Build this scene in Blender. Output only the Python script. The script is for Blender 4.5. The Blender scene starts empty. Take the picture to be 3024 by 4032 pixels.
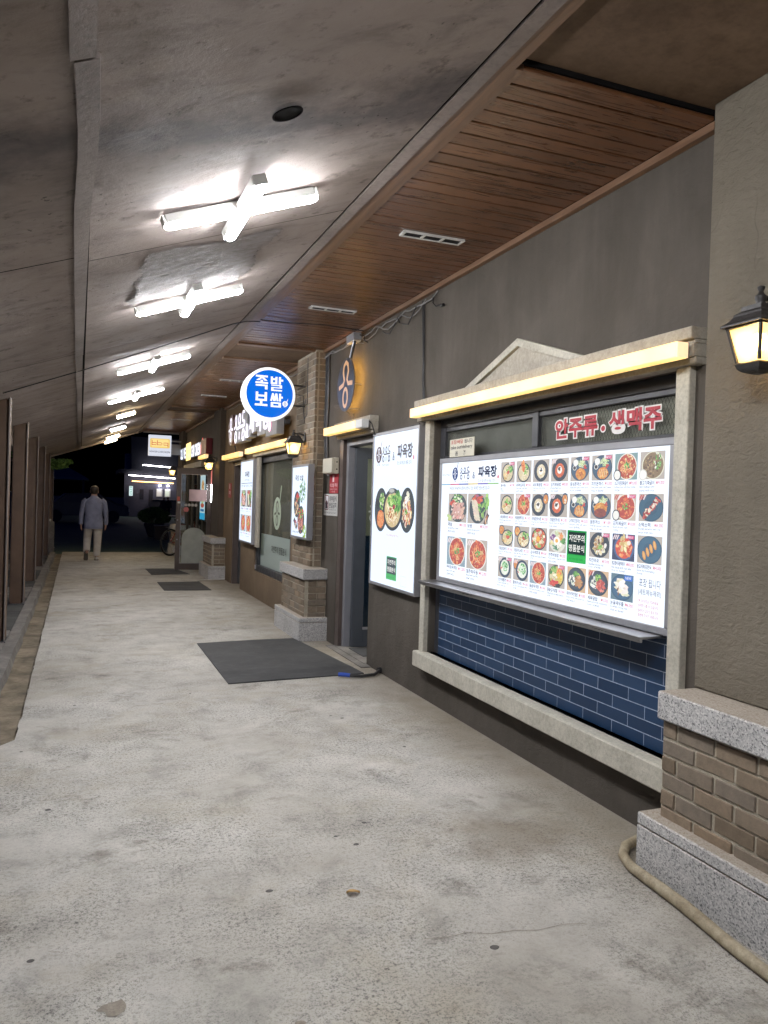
import bpy, bmesh, math, random
from mathutils import Vector, Matrix
random.seed(7)
SC = bpy.context.scene
COL = SC.collection
pi = math.pi

# ------------------------------------------------------------------ camera, sky, light, exposure
cam_d = bpy.data.cameras.new('camera')
cam = bpy.data.objects.new('camera', cam_d)
COL.objects.link(cam)
SC.camera = cam
cam_d.sensor_fit = 'HORIZONTAL'
cam_d.sensor_width = 36.0
cam_d.lens = 36.0 * 3072 / 3024
cam_d.clip_start = 0.05
cam_d.clip_end = 2000
_yaw, _pit, _rol = math.radians(21.32), math.radians(-0.70), math.radians(-1.78)
_f = Vector((math.sin(_yaw) * math.cos(_pit), math.cos(_yaw) * math.cos(_pit), math.sin(_pit)))
_r = Vector((math.cos(_yaw), -math.sin(_yaw), 0))
_d = _f.cross(_r)
_r2 = math.cos(_rol) * _r + math.sin(_rol) * _d
_d2 = -math.sin(_rol) * _r + math.cos(_rol) * _d
_m = Matrix(((_r2.x, -_d2.x, -_f.x), (_r2.y, -_d2.y, -_f.y), (_r2.z, -_d2.z, -_f.z)))
cam.matrix_world = Matrix.Translation((0, 0, 1.5)) @ _m.to_4x4()

world = bpy.data.worlds.new('World')
SC.world = world
world.use_nodes = True
wn = world.node_tree
sky = wn.nodes.new('ShaderNodeTexSky')
sky.sky_type = 'NISHITA'
sky.sun_disc = False
sky.sun_elevation = math.radians(-2.8)
sky.air_density = 0.3
sky.dust_density = 0.0
sky.ozone_density = 7.0
sky.sun_rotation = math.radians(195)
wn.links.new(sky.outputs[0], wn.nodes['Background'].inputs[0])
wn.nodes['Background'].inputs[1].default_value = 0.15

sun_d = bpy.data.lights.new('faint_added_sun', 'SUN')
sun_d.energy = 0.004  # very weak sun lamp added as moonlight; no moon is known
sun_d.angle = math.radians(0.5)
sun_d.color = (0.8, 0.88, 1.0)
sun = bpy.data.objects.new('faint_added_sun', sun_d)
COL.objects.link(sun)
sun.rotation_euler = (math.radians(85), 0, math.radians(195))

SC.view_settings.view_transform = 'Standard'
SC.view_settings.look = 'None'
SC.view_settings.exposure = 0.55
SC.view_settings.gamma = 1.0
SC.view_settings.use_curve_mapping = False
SC.render.engine = 'CYCLES'
SC.cycles.use_denoising = True
SC.cycles.use_adaptive_sampling = True
SC.cycles.adaptive_threshold = 0.03
SC.cycles.max_bounces = 6
SC.cycles.diffuse_bounces = 3
SC.cycles.glossy_bounces = 3
SC.cycles.transmission_bounces = 5
SC.cycles.transparent_max_bounces = 12
SC.cycles.caustics_reflective = False
SC.cycles.caustics_refractive = False
SC.cycles.sample_clamp_indirect = 6.0

# ------------------------------------------------------------------ helpers
def lin(c):
    if isinstance(c, str):
        c = tuple(int(c[i:i + 2], 16) / 255 for i in (0, 2, 4))
    return tuple((v / 12.92 if v <= 0.04045 else ((v + 0.055) / 1.055) ** 2.4) for v in c[:3])

def base_of(o):
    v = Vector((0, 0, 0))
    while o is not None:
        v = v + o.location
        o = o.parent
    return v

def thing(name, label, cat, loc=(0, 0, 0), group=None, rot=None):
    o = bpy.data.objects.new(name, None)
    o.empty_display_size = 0.1
    COL.objects.link(o)
    o.location = loc
    if rot: o.rotation_euler = rot
    o['label'] = label; o['category'] = cat
    if group: o['group'] = group
    return o

def tag(o, label=None, cat=None, group=None, kind=None):
    if label: o['label'] = label
    if cat: o['category'] = cat
    if group: o['group'] = group
    if kind: o['kind'] = kind
    return o

def link(name, me, parent=None, loc=(0, 0, 0)):
    o = bpy.data.objects.new(name, me)
    COL.objects.link(o)
    if parent: o.parent = parent
    o.location = loc
    return o

def copy_tree(o, parent=None):
    c = o.copy(); COL.objects.link(c); c.parent = parent
    for ch in list(o.children): copy_tree(ch, c)
    return c

class MB:
    def __init__(s):
        s.v = []; s.f = []; s.mi = []; s.c = []
    def add(s, pts, faces, mi=0):
        n = len(s.v)
        s.v += [tuple(p) for p in pts]
        for f in faces:
            s.f.append([n + i for i in f]); s.mi.append(mi)
        return s
    def box(s, x0, x1, y0, y1, z0, z1, mi=0):
        return s.add([(x0, y0, z0), (x1, y0, z0), (x1, y1, z0), (x0, y1, z0), (x0, y0, z1), (x1, y0, z1), (x1, y1, z1), (x0, y1, z1)],
                     [(0, 3, 2, 1), (4, 5, 6, 7), (0, 1, 5, 4), (1, 2, 6, 5), (2, 3, 7, 6), (3, 0, 4, 7)], mi)
    def prism(s, pts, d, mi=0):
        """planar polygon pts (3d) swept by vector d"""
        n = len(pts); d = Vector(d)
        a = [Vector(p) for p in pts]; b = [p + d for p in a]
        return s.add(a + b, [tuple(range(n))[::-1], tuple(range(n, 2 * n))] + [(i, (i + 1) % n, n + (i + 1) % n, n + i) for i in range(n)], mi)
    def loft(s, rings, mi=0, caps=True, closed=False):
        n = len(rings[0]); pts = [p for r in rings for p in r]; F = []
        m = len(rings)
        for k in range(m if closed else m - 1):
            k2 = (k + 1) % m
            for i in range(n):
                j = (i + 1) % n
                F.append((k * n + i, k * n + j, k2 * n + j, k2 * n + i))
        if caps and not closed:
            F.append(tuple(range(n))[::-1]); F.append(tuple((m - 1) * n + i for i in range(n)))
        return s.add(pts, F, mi)
    def tube(s, pts, r, n=8, mi=0, closed=False):
        P = [Vector(p) for p in pts]; m = len(P); rings = []
        up = Vector((0, 0, 1)); last = None
        for k in range(m):
            a = P[(k - 1) % m] if (closed or k > 0) else P[k]
            b = P[(k + 1) % m] if (closed or k < m - 1) else P[k]
            t = (b - a).normalized()
            if last is None:
                u = t.cross(up)
                if u.length < 1e-3: u = t.cross(Vector((1, 0, 0)))
                u.normalize()
            else:
                u = (last - t * last.dot(t))
                if u.length < 1e-5: u = t.cross(up)
                u.normalize()
            last = u; w = t.cross(u)
            rr = r[k] if isinstance(r, (list, tuple)) else r
            rings.append([P[k] + rr * (math.cos(2 * pi * i / n) * u + math.sin(2 * pi * i / n) * w) for i in range(n)])
        return s.loft(rings, mi, True, closed)
    def lathe(s, prof, c=(0, 0, 0), n=20, mi=0):
        c = Vector(c)
        rings = [[c + Vector((r * math.cos(2 * pi * i / n), r * math.sin(2 * pi * i / n), z)) for i in range(n)] for r, z in prof]
        return s.loft(rings, mi)
    def build(s, name, mats, parent=None, at=None, smooth=False, bevel=0, local=False, seg=1):
        me = bpy.data.meshes.new(name)
        o0 = Vector((0, 0, 0))
        if not local:
            if parent is not None: o0 = base_of(parent)
            elif at is not None: o0 = Vector(at)
        me.from_pydata([tuple(Vector(p) - o0) for p in s.v], [], s.f)
        for m in (mats if isinstance(mats, (list, tuple)) else [mats]): me.materials.append(m)
        me.polygons.foreach_set('material_index', s.mi)
        me.update()
        bm = bmesh.new(); bm.from_mesh(me)
        if bevel:
            bmesh.ops.remove_doubles(bm, verts=bm.verts, dist=1e-5)
            es = [e for e in bm.edges if len(e.link_faces) == 2 and e.calc_face_angle(0) > 0.5]
            bmesh.ops.bevel(bm, geom=es, offset=bevel, segments=seg, affect='EDGES', profile=0.5)
        bmesh.ops.recalc_face_normals(bm, faces=bm.faces)
        bm.to_mesh(me); bm.free()
        if smooth:
            me.polygons.foreach_set('use_smooth', [True] * len(me.polygons))
            try: me.set_sharp_from_angle(angle=math.radians(40))
            except Exception: pass
        return link(name, me, parent, (0, 0, 0) if parent is not None or at is None else at)

def bx(name, m, parent, x0, x1, y0, y1, z0, z1, bevel=0, at=None):
    return MB().box(x0, x1, y0, y1, z0, z1).build(name, m, parent, at, bevel=bevel)

def ell_ring(c, a, b, n, u=Vector((1, 0, 0)), w=Vector((0, 1, 0)), p=2.0):
    out = []
    for i in range(n):
        t = 2 * pi * i / n; ct, st = math.cos(t), math.sin(t)
        out.append(Vector(c) + u * (a * math.copysign(abs(ct) ** (2 / p), ct)) + w * (b * math.copysign(abs(st) ** (2 / p), st)))
    return out

# ------------------------------------------------------------------ materials
class NT:
    def __init__(s, name, rough=0.6, spec=0.4, metal=0.0):
        s.m = bpy.data.materials.new(name); s.m.use_nodes = True
        s.n = s.m.node_tree.nodes; s.l = s.m.node_tree.links
        s.b = s.n['Principled BSDF']; s.out = s.n['Material Output']
        s.b.inputs['Roughness'].default_value = rough
        s.b.inputs['Specular IOR Level'].default_value = spec
        s.b.inputs['Metallic'].default_value = metal
        s._pos = None
    def pos(s, scale=(1, 1, 1), obj=False):
        if obj:
            src = s.n.new('ShaderNodeTexCoord').outputs['Object']
        else:
            src = s.n.new('ShaderNodeNewGeometry').outputs['Position']
        mp = s.n.new('ShaderNodeMapping'); mp.inputs['Scale'].default_value = scale
        s.l.new(src, mp.inputs[0]); return mp.outputs[0]
    def noise(s, scale, detail=4, rough=0.55, vec=None, dist=0.0):
        t = s.n.new('ShaderNodeTexNoise')
        t.inputs['Scale'].default_value = scale; t.inputs['Detail'].default_value = detail
        t.inputs['Roughness'].default_value = rough; t.inputs['Distortion'].default_value = dist
        s.l.new(vec if vec is not None else s.pos(), t.inputs['Vector']); return t.outputs['Fac']
    def vor(s, scale, feature='F1', vec=None, rnd=1.0, out='Distance'):
        t = s.n.new('ShaderNodeTexVoronoi'); t.feature = feature
        t.inputs['Scale'].default_value = scale; t.inputs['Randomness'].default_value = rnd
        s.l.new(vec if vec is not None else s.pos(), t.inputs['Vector']); return t.outputs[out]
    def ramp(s, fac, stops, interp='LINEAR'):
        r = s.n.new('ShaderNodeValToRGB'); cr = r.color_ramp; cr.interpolation = interp
        while len(cr.elements) < len(stops): cr.elements.new(0.5)
        for e, (p, c) in zip(cr.elements, stops):
            e.position = p
            if not isinstance(c, (tuple, list)): c = (c, c, c)
            e.color = (*c, 1)
        s.l.new(fac, r.inputs[0]); return r.outputs[0]
    def mix(s, a, b, fac, mode='MIX'):
        x = s.n.new('ShaderNodeMix'); x.data_type = 'RGBA'; x.blend_type = mode
        for k, v in ((6, a), (7, b), (0, fac)):
            if hasattr(v, 'is_linked'): s.l.new(v, x.inputs[k])
            elif k == 0: x.inputs[0].default_value = v
            else: x.inputs[k].default_value = (*v, 1)
        return x.outputs[2]
    def math(s, a, b, op='MULTIPLY'):
        x = s.n.new('ShaderNodeMath'); x.operation = op
        for k, v in ((0, a), (1, b)):
            if hasattr(v, 'is_linked'): s.l.new(v, x.inputs[k])
            else: x.inputs[k].default_value = v
        return x.outputs[0]
    def sep(s, vec):
        x = s.n.new('ShaderNodeSeparateXYZ'); s.l.new(vec, x.inputs[0]); return x.outputs
    def rand(s):
        return s.n.new('ShaderNodeObjectInfo').outputs['Random']
    def attr(s, name):
        a = s.n.new('ShaderNodeAttribute'); a.attribute_name = name; return a.outputs['Color']
    def color(s, c):
        if hasattr(c, 'is_linked'): s.l.new(c, s.b.inputs['Base Color'])
        else: s.b.inputs['Base Color'].default_value = (*c, 1)
        return s
    def rough(s, r):
        if hasattr(r, 'is_linked'): s.l.new(r, s.b.inputs['Roughness'])
        else: s.b.inputs['Roughness'].default_value = r
        return s
    def bump(s, h, strength=0.3, dist=0.01):
        b = s.n.new('ShaderNodeBump'); b.inputs['Strength'].default_value = strength; b.inputs['Distance'].default_value = dist
        s.l.new(h, b.inputs['Height'])
        if s.b.inputs['Normal'].is_linked:
            s.l.new(s.b.inputs['Normal'].links[0].from_socket, b.inputs['Normal'])
        s.l.new(b.outputs[0], s.b.inputs['Normal']); return s
    def emit(s, c, st):
        if hasattr(c, 'is_linked'): s.l.new(c, s.b.inputs['Emission Color'])
        else: s.b.inputs['Emission Color'].default_value = (*c, 1)
        if hasattr(st, 'is_linked'): s.l.new(st, s.b.inputs['Emission Strength'])
        else: s.b.inputs['Emission Strength'].default_value = st
        return s

def simple(name, c, rough=0.6, spec=0.4, metal=0.0, var=0.12, nscale=6.0, bump=0.0, bscale=60):
    t = NT(name, rough, spec, metal)
    f = t.noise(nscale, 5)
    a = tuple(v * (1 - var) for v in c); b = tuple(min(1, v * (1 + var)) for v in c)
    t.color(t.ramp(f, [(0.3, a), (0.7, b)]))
    t.rough(t.ramp(t.noise(nscale * 2.3, 4), [(0.3, max(0.02, rough - 0.08)), (0.7, min(1, rough + 0.08))]))
    if bump: t.bump(t.noise(bscale, 5), bump, 0.004)
    return t.m

def glow(name, c, st, rough=0.4):
    return NT(name, rough).color((0.6, 0.6, 0.6)).emit(c, st).m

# concrete floor slab
t = NT('worn_concrete', 0.72, 0.35)
big = t.ramp(t.noise(0.8, 5, 0.6, dist=0.4), [(0.3, (0.36, 0.333, 0.288)), (0.5, (0.46, 0.436, 0.39)), (0.72, (0.55, 0.527, 0.483))])
mid = t.ramp(t.noise(3.4, 8, 0.74, dist=0.3), [(0.34, 0.58), (0.47, 0.88), (0.58, 1.0), (0.74, 1.15)])
c = t.mix(big, mid, 0.8, 'MULTIPLY')
st = t.ramp(t.noise(1.5, 6, 0.66, vec=t.pos((1, 1.0, 1))), [(0.52, 0.0), (0.68, 1.0)])
c = t.mix(c, (0.36, 0.315, 0.235), t.math(st, 0.45))
dk = t.ramp(t.noise(2.3, 8, 0.78, vec=t.pos((0.8, 1.0, 1)), dist=0.2), [(0.56, 0.0), (0.66, 1.0)])
c = t.mix(c, (0.15, 0.132, 0.105), t.math(dk, 0.68))
spm = t.ramp(t.noise(1.6, 6, 0.65), [(0.36, 0.15), (0.60, 1.0)])
sp = t.ramp(t.noise(62, 3, 0.8), [(0.34, 0.28), (0.42, 0.66), (0.49, 1.0), (0.72, 1.12)])
sp2 = t.ramp(t.noise(150, 2, 0.6), [(0.34, 0.35), (0.44, 1.0)])
c = t.mix(c, t.mix(sp, sp2, 1.0, 'MULTIPLY'), spm, 'MULTIPLY')
pit = t.ramp(t.vor(30), [(0.05, 0.45), (0.12, 1.0)])
c = t.mix(c, pit, t.ramp(t.noise(4, 3), [(0.45, 0.0), (0.6, 0.85)]), 'MULTIPLY')
# grime that gathers along the shop wall, and a spill stain below the menu window
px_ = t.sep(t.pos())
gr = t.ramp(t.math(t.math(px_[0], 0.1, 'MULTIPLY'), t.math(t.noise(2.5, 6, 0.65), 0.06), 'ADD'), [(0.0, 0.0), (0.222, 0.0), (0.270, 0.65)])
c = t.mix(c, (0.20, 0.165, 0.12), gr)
dv = t.n.new('ShaderNodeVectorMath'); dv.operation = 'DISTANCE'; t.l.new(t.pos(), dv.inputs[0]); dv.inputs[1].default_value = (1.85, 3.05, 0)
sp3 = t.ramp(t.math(dv.outputs['Value'], t.math(t.noise(3.5, 7, 0.7), 0.9), 'ADD'), [(0.55, 0.6), (0.85, 0.0)])
c = t.mix(c, (0.19, 0.155, 0.115), sp3)
t.color(c); t.rough(t.ramp(t.noise(6, 5), [(0.3, 0.55), (0.7, 0.82)]))
t.bump(t.noise(80, 5, 0.75), 0.35, 0.004); t.bump(t.noise(5, 5), 0.3, 0.012)
CONC = t.m

def stone(name, a, b, sc, rough=0.8, bump=0.4, bs=40):
    t = NT(name, rough, 0.3)
    c = t.ramp(t.noise(sc, 6, 0.65, dist=0.5), [(0.3, a), (0.7, b)])
    c = t.mix(c, t.ramp(t.noise(sc * 9, 4, 0.7), [(0.3, 0.72), (0.6, 1.08)]), 0.8, 'MULTIPLY')
    t.color(c); t.bump(t.noise(bs, 6, 0.7), bump, 0.006); return t.m
GUTTER = stone('gutter_silt', (0.10, 0.08, 0.055), (0.30, 0.25, 0.18), 3.2, 0.9, 0.9, 30)
KERB = stone('kerb_concrete', (0.12, 0.11, 0.10), (0.25, 0.232, 0.21), 4, 0.85, 0.8, 30)
PAD = stone('dark_paving', (0.05, 0.05, 0.048), (0.10, 0.098, 0.092), 3)
ASPH = stone('green_grey_paving', (0.045, 0.075, 0.062), (0.08, 0.12, 0.098), 1.2)
CHIP = stone('chipped_concrete', (0.20, 0.175, 0.14), (0.32, 0.28, 0.23), 20)
GUM = stone('trodden_gum', (0.075, 0.07, 0.066), (0.13, 0.122, 0.112), 60)

def stucco(name, a, b, bump=0.5, streak=0.35, ms=14.0):
    t = NT(name, 0.85, 0.25)
    c = t.ramp(t.noise(1.6, 6, 0.6, dist=0.4), [(0.3, a), (0.7, b)])
    s1 = t.ramp(t.noise(3.2, 5, 0.6, vec=t.pos((1, 1, 0.18))), [(0.42, 1.0), (0.6, 1 - streak), (0.72, 1.0)])
    c = t.mix(c, s1, 0.45, 'MULTIPLY')
    s2 = t.ramp(t.noise(0.75, 3, 0.5), [(0.6, 1.0), (0.72, 1.35)])
    c = t.mix(c, s2, 0.7, 'MULTIPLY')
    zz = t.sep(t.pos())[2]
    low = t.ramp(t.math(zz, t.math(t.noise(4, 5), 0.5), 'ADD'), [(0.25, 0.85), (0.6, 1.0)])
    c = t.mix(c, low, 0.9, 'MULTIPLY')
    wv = t.n.new('ShaderNodeVectorMath'); wv.operation = 'ADD'; t.l.new(t.pos(), wv.inputs[0])
    nz = t.n.new('ShaderNodeTexNoise'); nz.inputs['Scale'].default_value = 3.0; t.l.new(t.pos(), nz.inputs['Vector'])
    sc_ = t.n.new('ShaderNodeVectorMath'); sc_.operation = 'SCALE'; sc_.inputs['Scale'].default_value = 0.35; t.l.new(nz.outputs['Color'], sc_.inputs[0]); t.l.new(sc_.outputs[0], wv.inputs[1])
    ck = t.ramp(t.vor(1.3, 'DISTANCE_TO_EDGE', vec=wv.outputs[0]), [(0.0, 0.55), (0.006, 1.0)])
    c = t.mix(c, ck, t.ramp(t.noise(1.1, 3), [(0.5, 0.0), (0.62, 0.6)]), 'MULTIPLY')
    t.color(c)
    t.bump(t.noise(ms, 6, 0.7, vec=t.pos((1, 1, 1.8)), dist=0.6), bump, 0.012); t.bump(t.noise(120, 4), 0.25, 0.003)
    return t.m
STUC = stucco('taupe_stucco', (0.084, 0.072, 0.058), (0.119, 0.103, 0.086))
PIERS = stucco('pier_stucco', (0.175, 0.150, 0.113), (0.235, 0.205, 0.158), 1.4, 0.2, 22)
WARMLITW = stucco('warm_lit_stucco', (0.16, 0.115, 0.075), (0.22, 0.16, 0.105), 0.4, 0.2)  # brown tint of the warm lamps put into the wall colour
DARKW = stucco('dark_brown_wall', (0.07, 0.055, 0.045), (0.10, 0.08, 0.065), 0.3, 0.2)
CREAM = stone('cream_stucco_trim', (0.40, 0.375, 0.31), (0.56, 0.53, 0.45), 6, 0.85, 0.55, 45)
CREAM2 = stone('aged_cream_trim', (0.33, 0.295, 0.24), (0.46, 0.42, 0.35), 5, 0.85, 0.5, 45)

t = NT('granite', 0.65, 0.4)
c = t.ramp(t.vor(185, out='Color'), [(0.1, (0.15, 0.148, 0.15)), (0.35, (0.42, 0.41, 0.40)), (0.6, (0.53, 0.515, 0.50)), (0.9, (0.68, 0.66, 0.63))])
c = t.mix(c, t.ramp(t.noise(2, 5), [(0.3, 0.75), (0.7, 1.1)]), 0.8, 'MULTIPLY')
c = t.mix(c, (0.34, 0.27, 0.19), t.ramp(t.sep(t.n.new('ShaderNodeNewGeometry').outputs['Normal'])[2], [(0.6, 0.0), (0.9, 0.65)]))
t.color(c); t.bump(t.noise(150, 3), 0.2, 0.003); GRAN = t.m

t = NT('brown_brick', 0.85, 0.25)
c = t.ramp(t.rand(), [(0.0, (0.17, 0.13, 0.09)), (0.3, (0.245, 0.19, 0.135)), (0.6, (0.21, 0.175, 0.138)), (0.8, (0.27, 0.20, 0.135)), (1.0, (0.30, 0.24, 0.178))])
c = t.mix(c, t.ramp(t.noise(30, 6, 0.7), [(0.25, 0.7), (0.55, 1.0), (0.8, 1.2)]), 0.9, 'MULTIPLY')
c = t.mix(c, t.ramp(t.vor(140), [(0.08, 0.5), (0.16, 1.0)]), 0.6, 'MULTIPLY')
t.color(c); t.bump(t.noise(110, 5, 0.7), 0.5, 0.004); BRICK = t.m
MORTAR = stone('mortar', (0.34, 0.295, 0.225), (0.48, 0.43, 0.34), 14, 0.95, 0.7, 90)

t = NT('navy_tile', 0.34, 0.32)
c = t.ramp(t.rand(), [(0.0, (0.010, 0.032, 0.080)), (0.5, (0.014, 0.041, 0.098)), (1.0, (0.021, 0.052, 0.115))])
c = t.mix(c, t.ramp(t.noise(7, 5), [(0.3, 0.94), (0.7, 1.05)]), 0.8, 'MULTIPLY')
t.color(c); t.rough(t.ramp(t.noise(12, 5), [(0.3, 0.28), (0.7, 0.42)])); t.bump(t.noise(5, 3), 0.04, 0.01); TILE = t.m
GROUT = stone('pale_blue_grout', (0.26, 0.32, 0.42), (0.40, 0.46, 0.56), 9, 0.9, 0.3, 90)

t = NT('brushed_steel', 0.32, 0.5, 1.0)
t.color(t.ramp(t.noise(5, 4), [(0.3, (0.46, 0.46, 0.47)), (0.7, (0.60, 0.60, 0.61))]))
t.rough(t.ramp(t.noise(60, 4, vec=t.pos((1, 0.03, 1))), [(0.3, 0.24), (0.7, 0.45)])); STEEL = t.m
ALU = simple('grey_aluminium', (0.30, 0.30, 0.32), 0.45, 0.5, 0.3, 0.08)
DARKF = simple('dark_window_frame', (0.035, 0.036, 0.042), 0.45, 0.5, 0.0, 0.15)
DOORF = simple('charcoal_door_frame', (0.055, 0.062, 0.075), 0.42, 0.5, 0.0, 0.12)
BROWNF = simple('brown_door_frame', (0.10, 0.075, 0.065), 0.45, 0.5, 0.0, 0.12)
BLACKM = simple('black_cast_metal', (0.030, 0.027, 0.026), 0.5, 0.5, 0.2, 0.25, 30, 0.3, 90)
POSTM = simple('brown_post_paint', (0.125, 0.075, 0.045), 0.5, 0.45, 0.0, 0.18, 5, 0.15, 80)
WHITEP = simple('white_plastic', (0.62, 0.61, 0.58), 0.45, 0.45, 0, 0.06)
BEIGEP = simple('beige_plastic', (0.55, 0.52, 0.42), 0.5, 0.45, 0, 0.06)
GREYP = simple('grey_sheet_metal', (0.26, 0.26, 0.27), 0.5, 0.45, 0, 0.1)
CABLE = simple('black_cable', (0.025, 0.024, 0.026), 0.55, 0.4, 0, 0.2)
GREYC = simple('grey_cable', (0.22, 0.215, 0.21), 0.55, 0.4, 0, 0.2)
BLUEP = simple('blue_tape', (0.02, 0.07, 0.4), 0.5)
DARK = simple('dark_void', (0.010, 0.009, 0.009), 0.95, 0.1)
HOSE = stone('dirty_beige_hose', (0.24, 0.19, 0.12), (0.44, 0.38, 0.27), 14, 0.6, 0.3, 60)
t = NT('rubber_mat', 0.75, 0.35)
c = t.ramp(t.noise(3, 5), [(0.3, (0.040, 0.040, 0.041)), (0.7, (0.062, 0.062, 0.063))])
c = t.mix(c, t.ramp(t.noise(12, 6, 0.7), [(0.5, 1.0), (0.75, 1.5)]), 0.6, 'MULTIPLY')
t.color(c); t.bump(t.noise(14, 4), 0.25, 0.01)
wv = t.n.new('ShaderNodeTexWave'); wv.inputs['Scale'].default_value = 32; t.l.new(t.pos(), wv.inputs[0]); t.bump(wv.outputs['Fac'], 0.35, 0.003)
MAT = t.m

def wood(name, a, b, axis='x', rough=0.42):
    t = NT(name, rough, 0.55)
    r = t.n.new('ShaderNodeCombineXYZ'); t.l.new(t.math(t.rand(), 37.0), r.inputs[2]); t.l.new(t.math(t.rand(), 11.0), r.inputs[0])
    va = t.n.new('ShaderNodeVectorMath'); va.operation = 'ADD'
    t.l.new(t.pos((1.6, 22, 22) if axis == 'x' else (22, 1.6, 22)), va.inputs[0]); t.l.new(r.outputs[0], va.inputs[1])
    g = t.noise(1.6, 6, 0.62, vec=va.outputs[0], dist=1.4)
    c = t.ramp(g, [(0.28, a), (0.52, tuple((p + q) / 2 for p, q in zip(a, b))), (0.74, b)])
    c = t.mix(c, t.ramp(t.rand(), [(0.0, 0.78), (1.0, 1.18)]), 0.9, 'MULTIPLY')
    kn = t.ramp(t.vor(2.4, vec=t.pos((1, 2.4, 1))), [(0.03, 0.3), (0.09, 1.0)])
    c = t.mix(c, kn, 0.2, 'MULTIPLY')
    t.color(c); t.rough(t.ramp(g, [(0.3, rough - 0.12), (0.7, rough + 0.14)])); t.bump(g, 0.25, 0.003)
    return t.m
BOARD = wood('stained_pine_board', (0.062, 0.025, 0.010), (0.205, 0.088, 0.038), rough=0.32)
TRIMW = wood('stained_pine_trim', (0.11, 0.055, 0.028), (0.24, 0.135, 0.075), 'y')

t = NT('painted_ceiling_ply', 0.7, 0.25)
c = t.ramp(t.noise(1.3, 6, 0.62, dist=0.7), [(0.28, (0.315, 0.262, 0.233)), (0.5, (0.375, 0.318, 0.287)), (0.75, (0.42, 0.362, 0.335))])
c = t.mix(c, t.ramp(t.noise(3.6, 7, 0.7, vec=t.pos((0.8, 1.4, 1)), dist=0.5), [(0.33, 0.62), (0.5, 1.0), (0.75, 1.1)]), 0.75, 'MULTIPLY')
# mould band near the missing downlight
yy = t.sep(t.pos())[1]
band = t.ramp(t.math(t.math(yy, 0.1), t.math(t.math(t.noise(1.6, 6, 0.7), 0.5, 'SUBTRACT'), 0.13), 'ADD'), [(0.25, 0.0), (0.285, 0.75), (0.318, 0.2), (0.36, 0.0)])
c = t.mix(c, (0.08, 0.074, 0.082), band)
c = t.mix(c, t.ramp(t.noise(34, 3, 0.6), [(0.30, 0.15), (0.345, 1.0)]), t.ramp(t.noise(1.3, 3), [(0.46, 0.0), (0.58, 0.9)]), 'MULTIPLY')
c = t.mix(c, t.ramp(t.noise(9, 5, 0.7), [(0.30, 0.45), (0.42, 1.0)]), 0.8, 'MULTIPLY')
c = t.mix(c, (0.40, 0.38, 0.38), t.ramp(t.noise(2.4, 7, 0.75, vec=t.pos((0.7, 1.6, 1)), dist=0.6), [(0.62, 0.0), (0.74, 0.35)]))
t.color(c); t.rough(t.ramp(t.noise(5, 6), [(0.3, 0.65), (0.7, 0.9)]))
t.bump(t.noise(2.6, 7, 0.66, vec=t.pos((0.8, 1.3, 1)), dist=0.4), 0.45, 0.02); t.bump(t.noise(45, 6, 0.75), 0.3, 0.005)
CEIL = t.m
t = NT('aged_ceiling_paint', 0.6, 0.35)
c = t.ramp(t.noise(2.2, 6, 0.62), [(0.3, (0.185, 0.15, 0.132)), (0.7, (0.27, 0.225, 0.20))])
t.color(t.mix(c, t.ramp(t.noise(30, 5, 0.7), [(0.3, 0.7), (0.55, 1.05)]), 0.7, 'MULTIPLY')); t.bump(t.noise(30, 5, 0.7), 0.4, 0.006)
BATTEN = t.m
RAISED = stone('brown_ply_panel', (0.10, 0.062, 0.038), (0.19, 0.125, 0.08), 2.0, 0.7, 0.3, 22)

t = NT('wrinkled_film', 0.7, 0.2)
t.color(t.ramp(t.noise(9, 6, 0.7, vec=t.pos((0.6, 1.8, 1)), dist=1.5), [(0.35, (0.17, 0.148, 0.135)), (0.62, (0.30, 0.27, 0.258))]))
t.bump(t.noise(11, 7, 0.72, vec=t.pos((0.55, 1.8, 1)), dist=2.2), 0.35, 0.02); FILM = t.m

def glassmat(name, tint=(1, 1, 1), rough=0.02, body=0.0, bodycol=(0.5, 0.5, 0.5), refl=1.0):
    t = NT(name)
    n, l = t.n, t.l
    tr = n.new('ShaderNodeBsdfTransparent'); tr.inputs[0].default_value = (*tint, 1)
    gl = n.new('ShaderNodeBsdfGlossy'); gl.inputs['Roughness'].default_value = rough
    lw = n.new('ShaderNodeLayerWeight')
    fz_ = t.math(t.math(t.math(lw.outputs['Facing'], 5.0, 'POWER'), 0.9), 0.045, 'ADD')
    mx = n.new('ShaderNodeMixShader'); l.new(t.math(fz_, refl), mx.inputs[0]); l.new(tr.outputs[0], mx.inputs[1]); l.new(gl.outputs[0], mx.inputs[2])
    res = mx.outputs[0]
    if body:
        df = n.new('ShaderNodeBsdfDiffuse'); df.inputs[0].default_value = (*bodycol, 1)
        tl = n.new('ShaderNodeBsdfTranslucent'); tl.inputs[0].default_value = (*bodycol, 1)
        a = n.new('ShaderNodeAddShader'); l.new(df.outputs[0], a.inputs[0]); l.new(tl.outputs[0], a.inputs[1])
        m2 = n.new('ShaderNodeMixShader'); m2.inputs[0].default_value = body
        l.new(res, m2.inputs[1]); l.new(a.outputs[0], m2.inputs[2]); res = m2.outputs[0]
    l.new(res, t.out.inputs[0])
    return t.m
GLASS = glassmat('clear_glass', (0.86, 0.9, 0.88))
DGLASS = glassmat('dusky_glass', (0.76, 0.78, 0.77), 0.03, 0.10, (0.34, 0.34, 0.30))  # grey haze mixed into the glass to lighten the panes
FROST = glassmat('frosted_film', (0.5, 0.55, 0.53), 0.3, 0.62, (0.36, 0.40, 0.385))
STICK = glassmat('pale_window_sticker', (0.5, 0.5, 0.5), 0.4, 0.85, (0.42, 0.44, 0.42))
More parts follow.
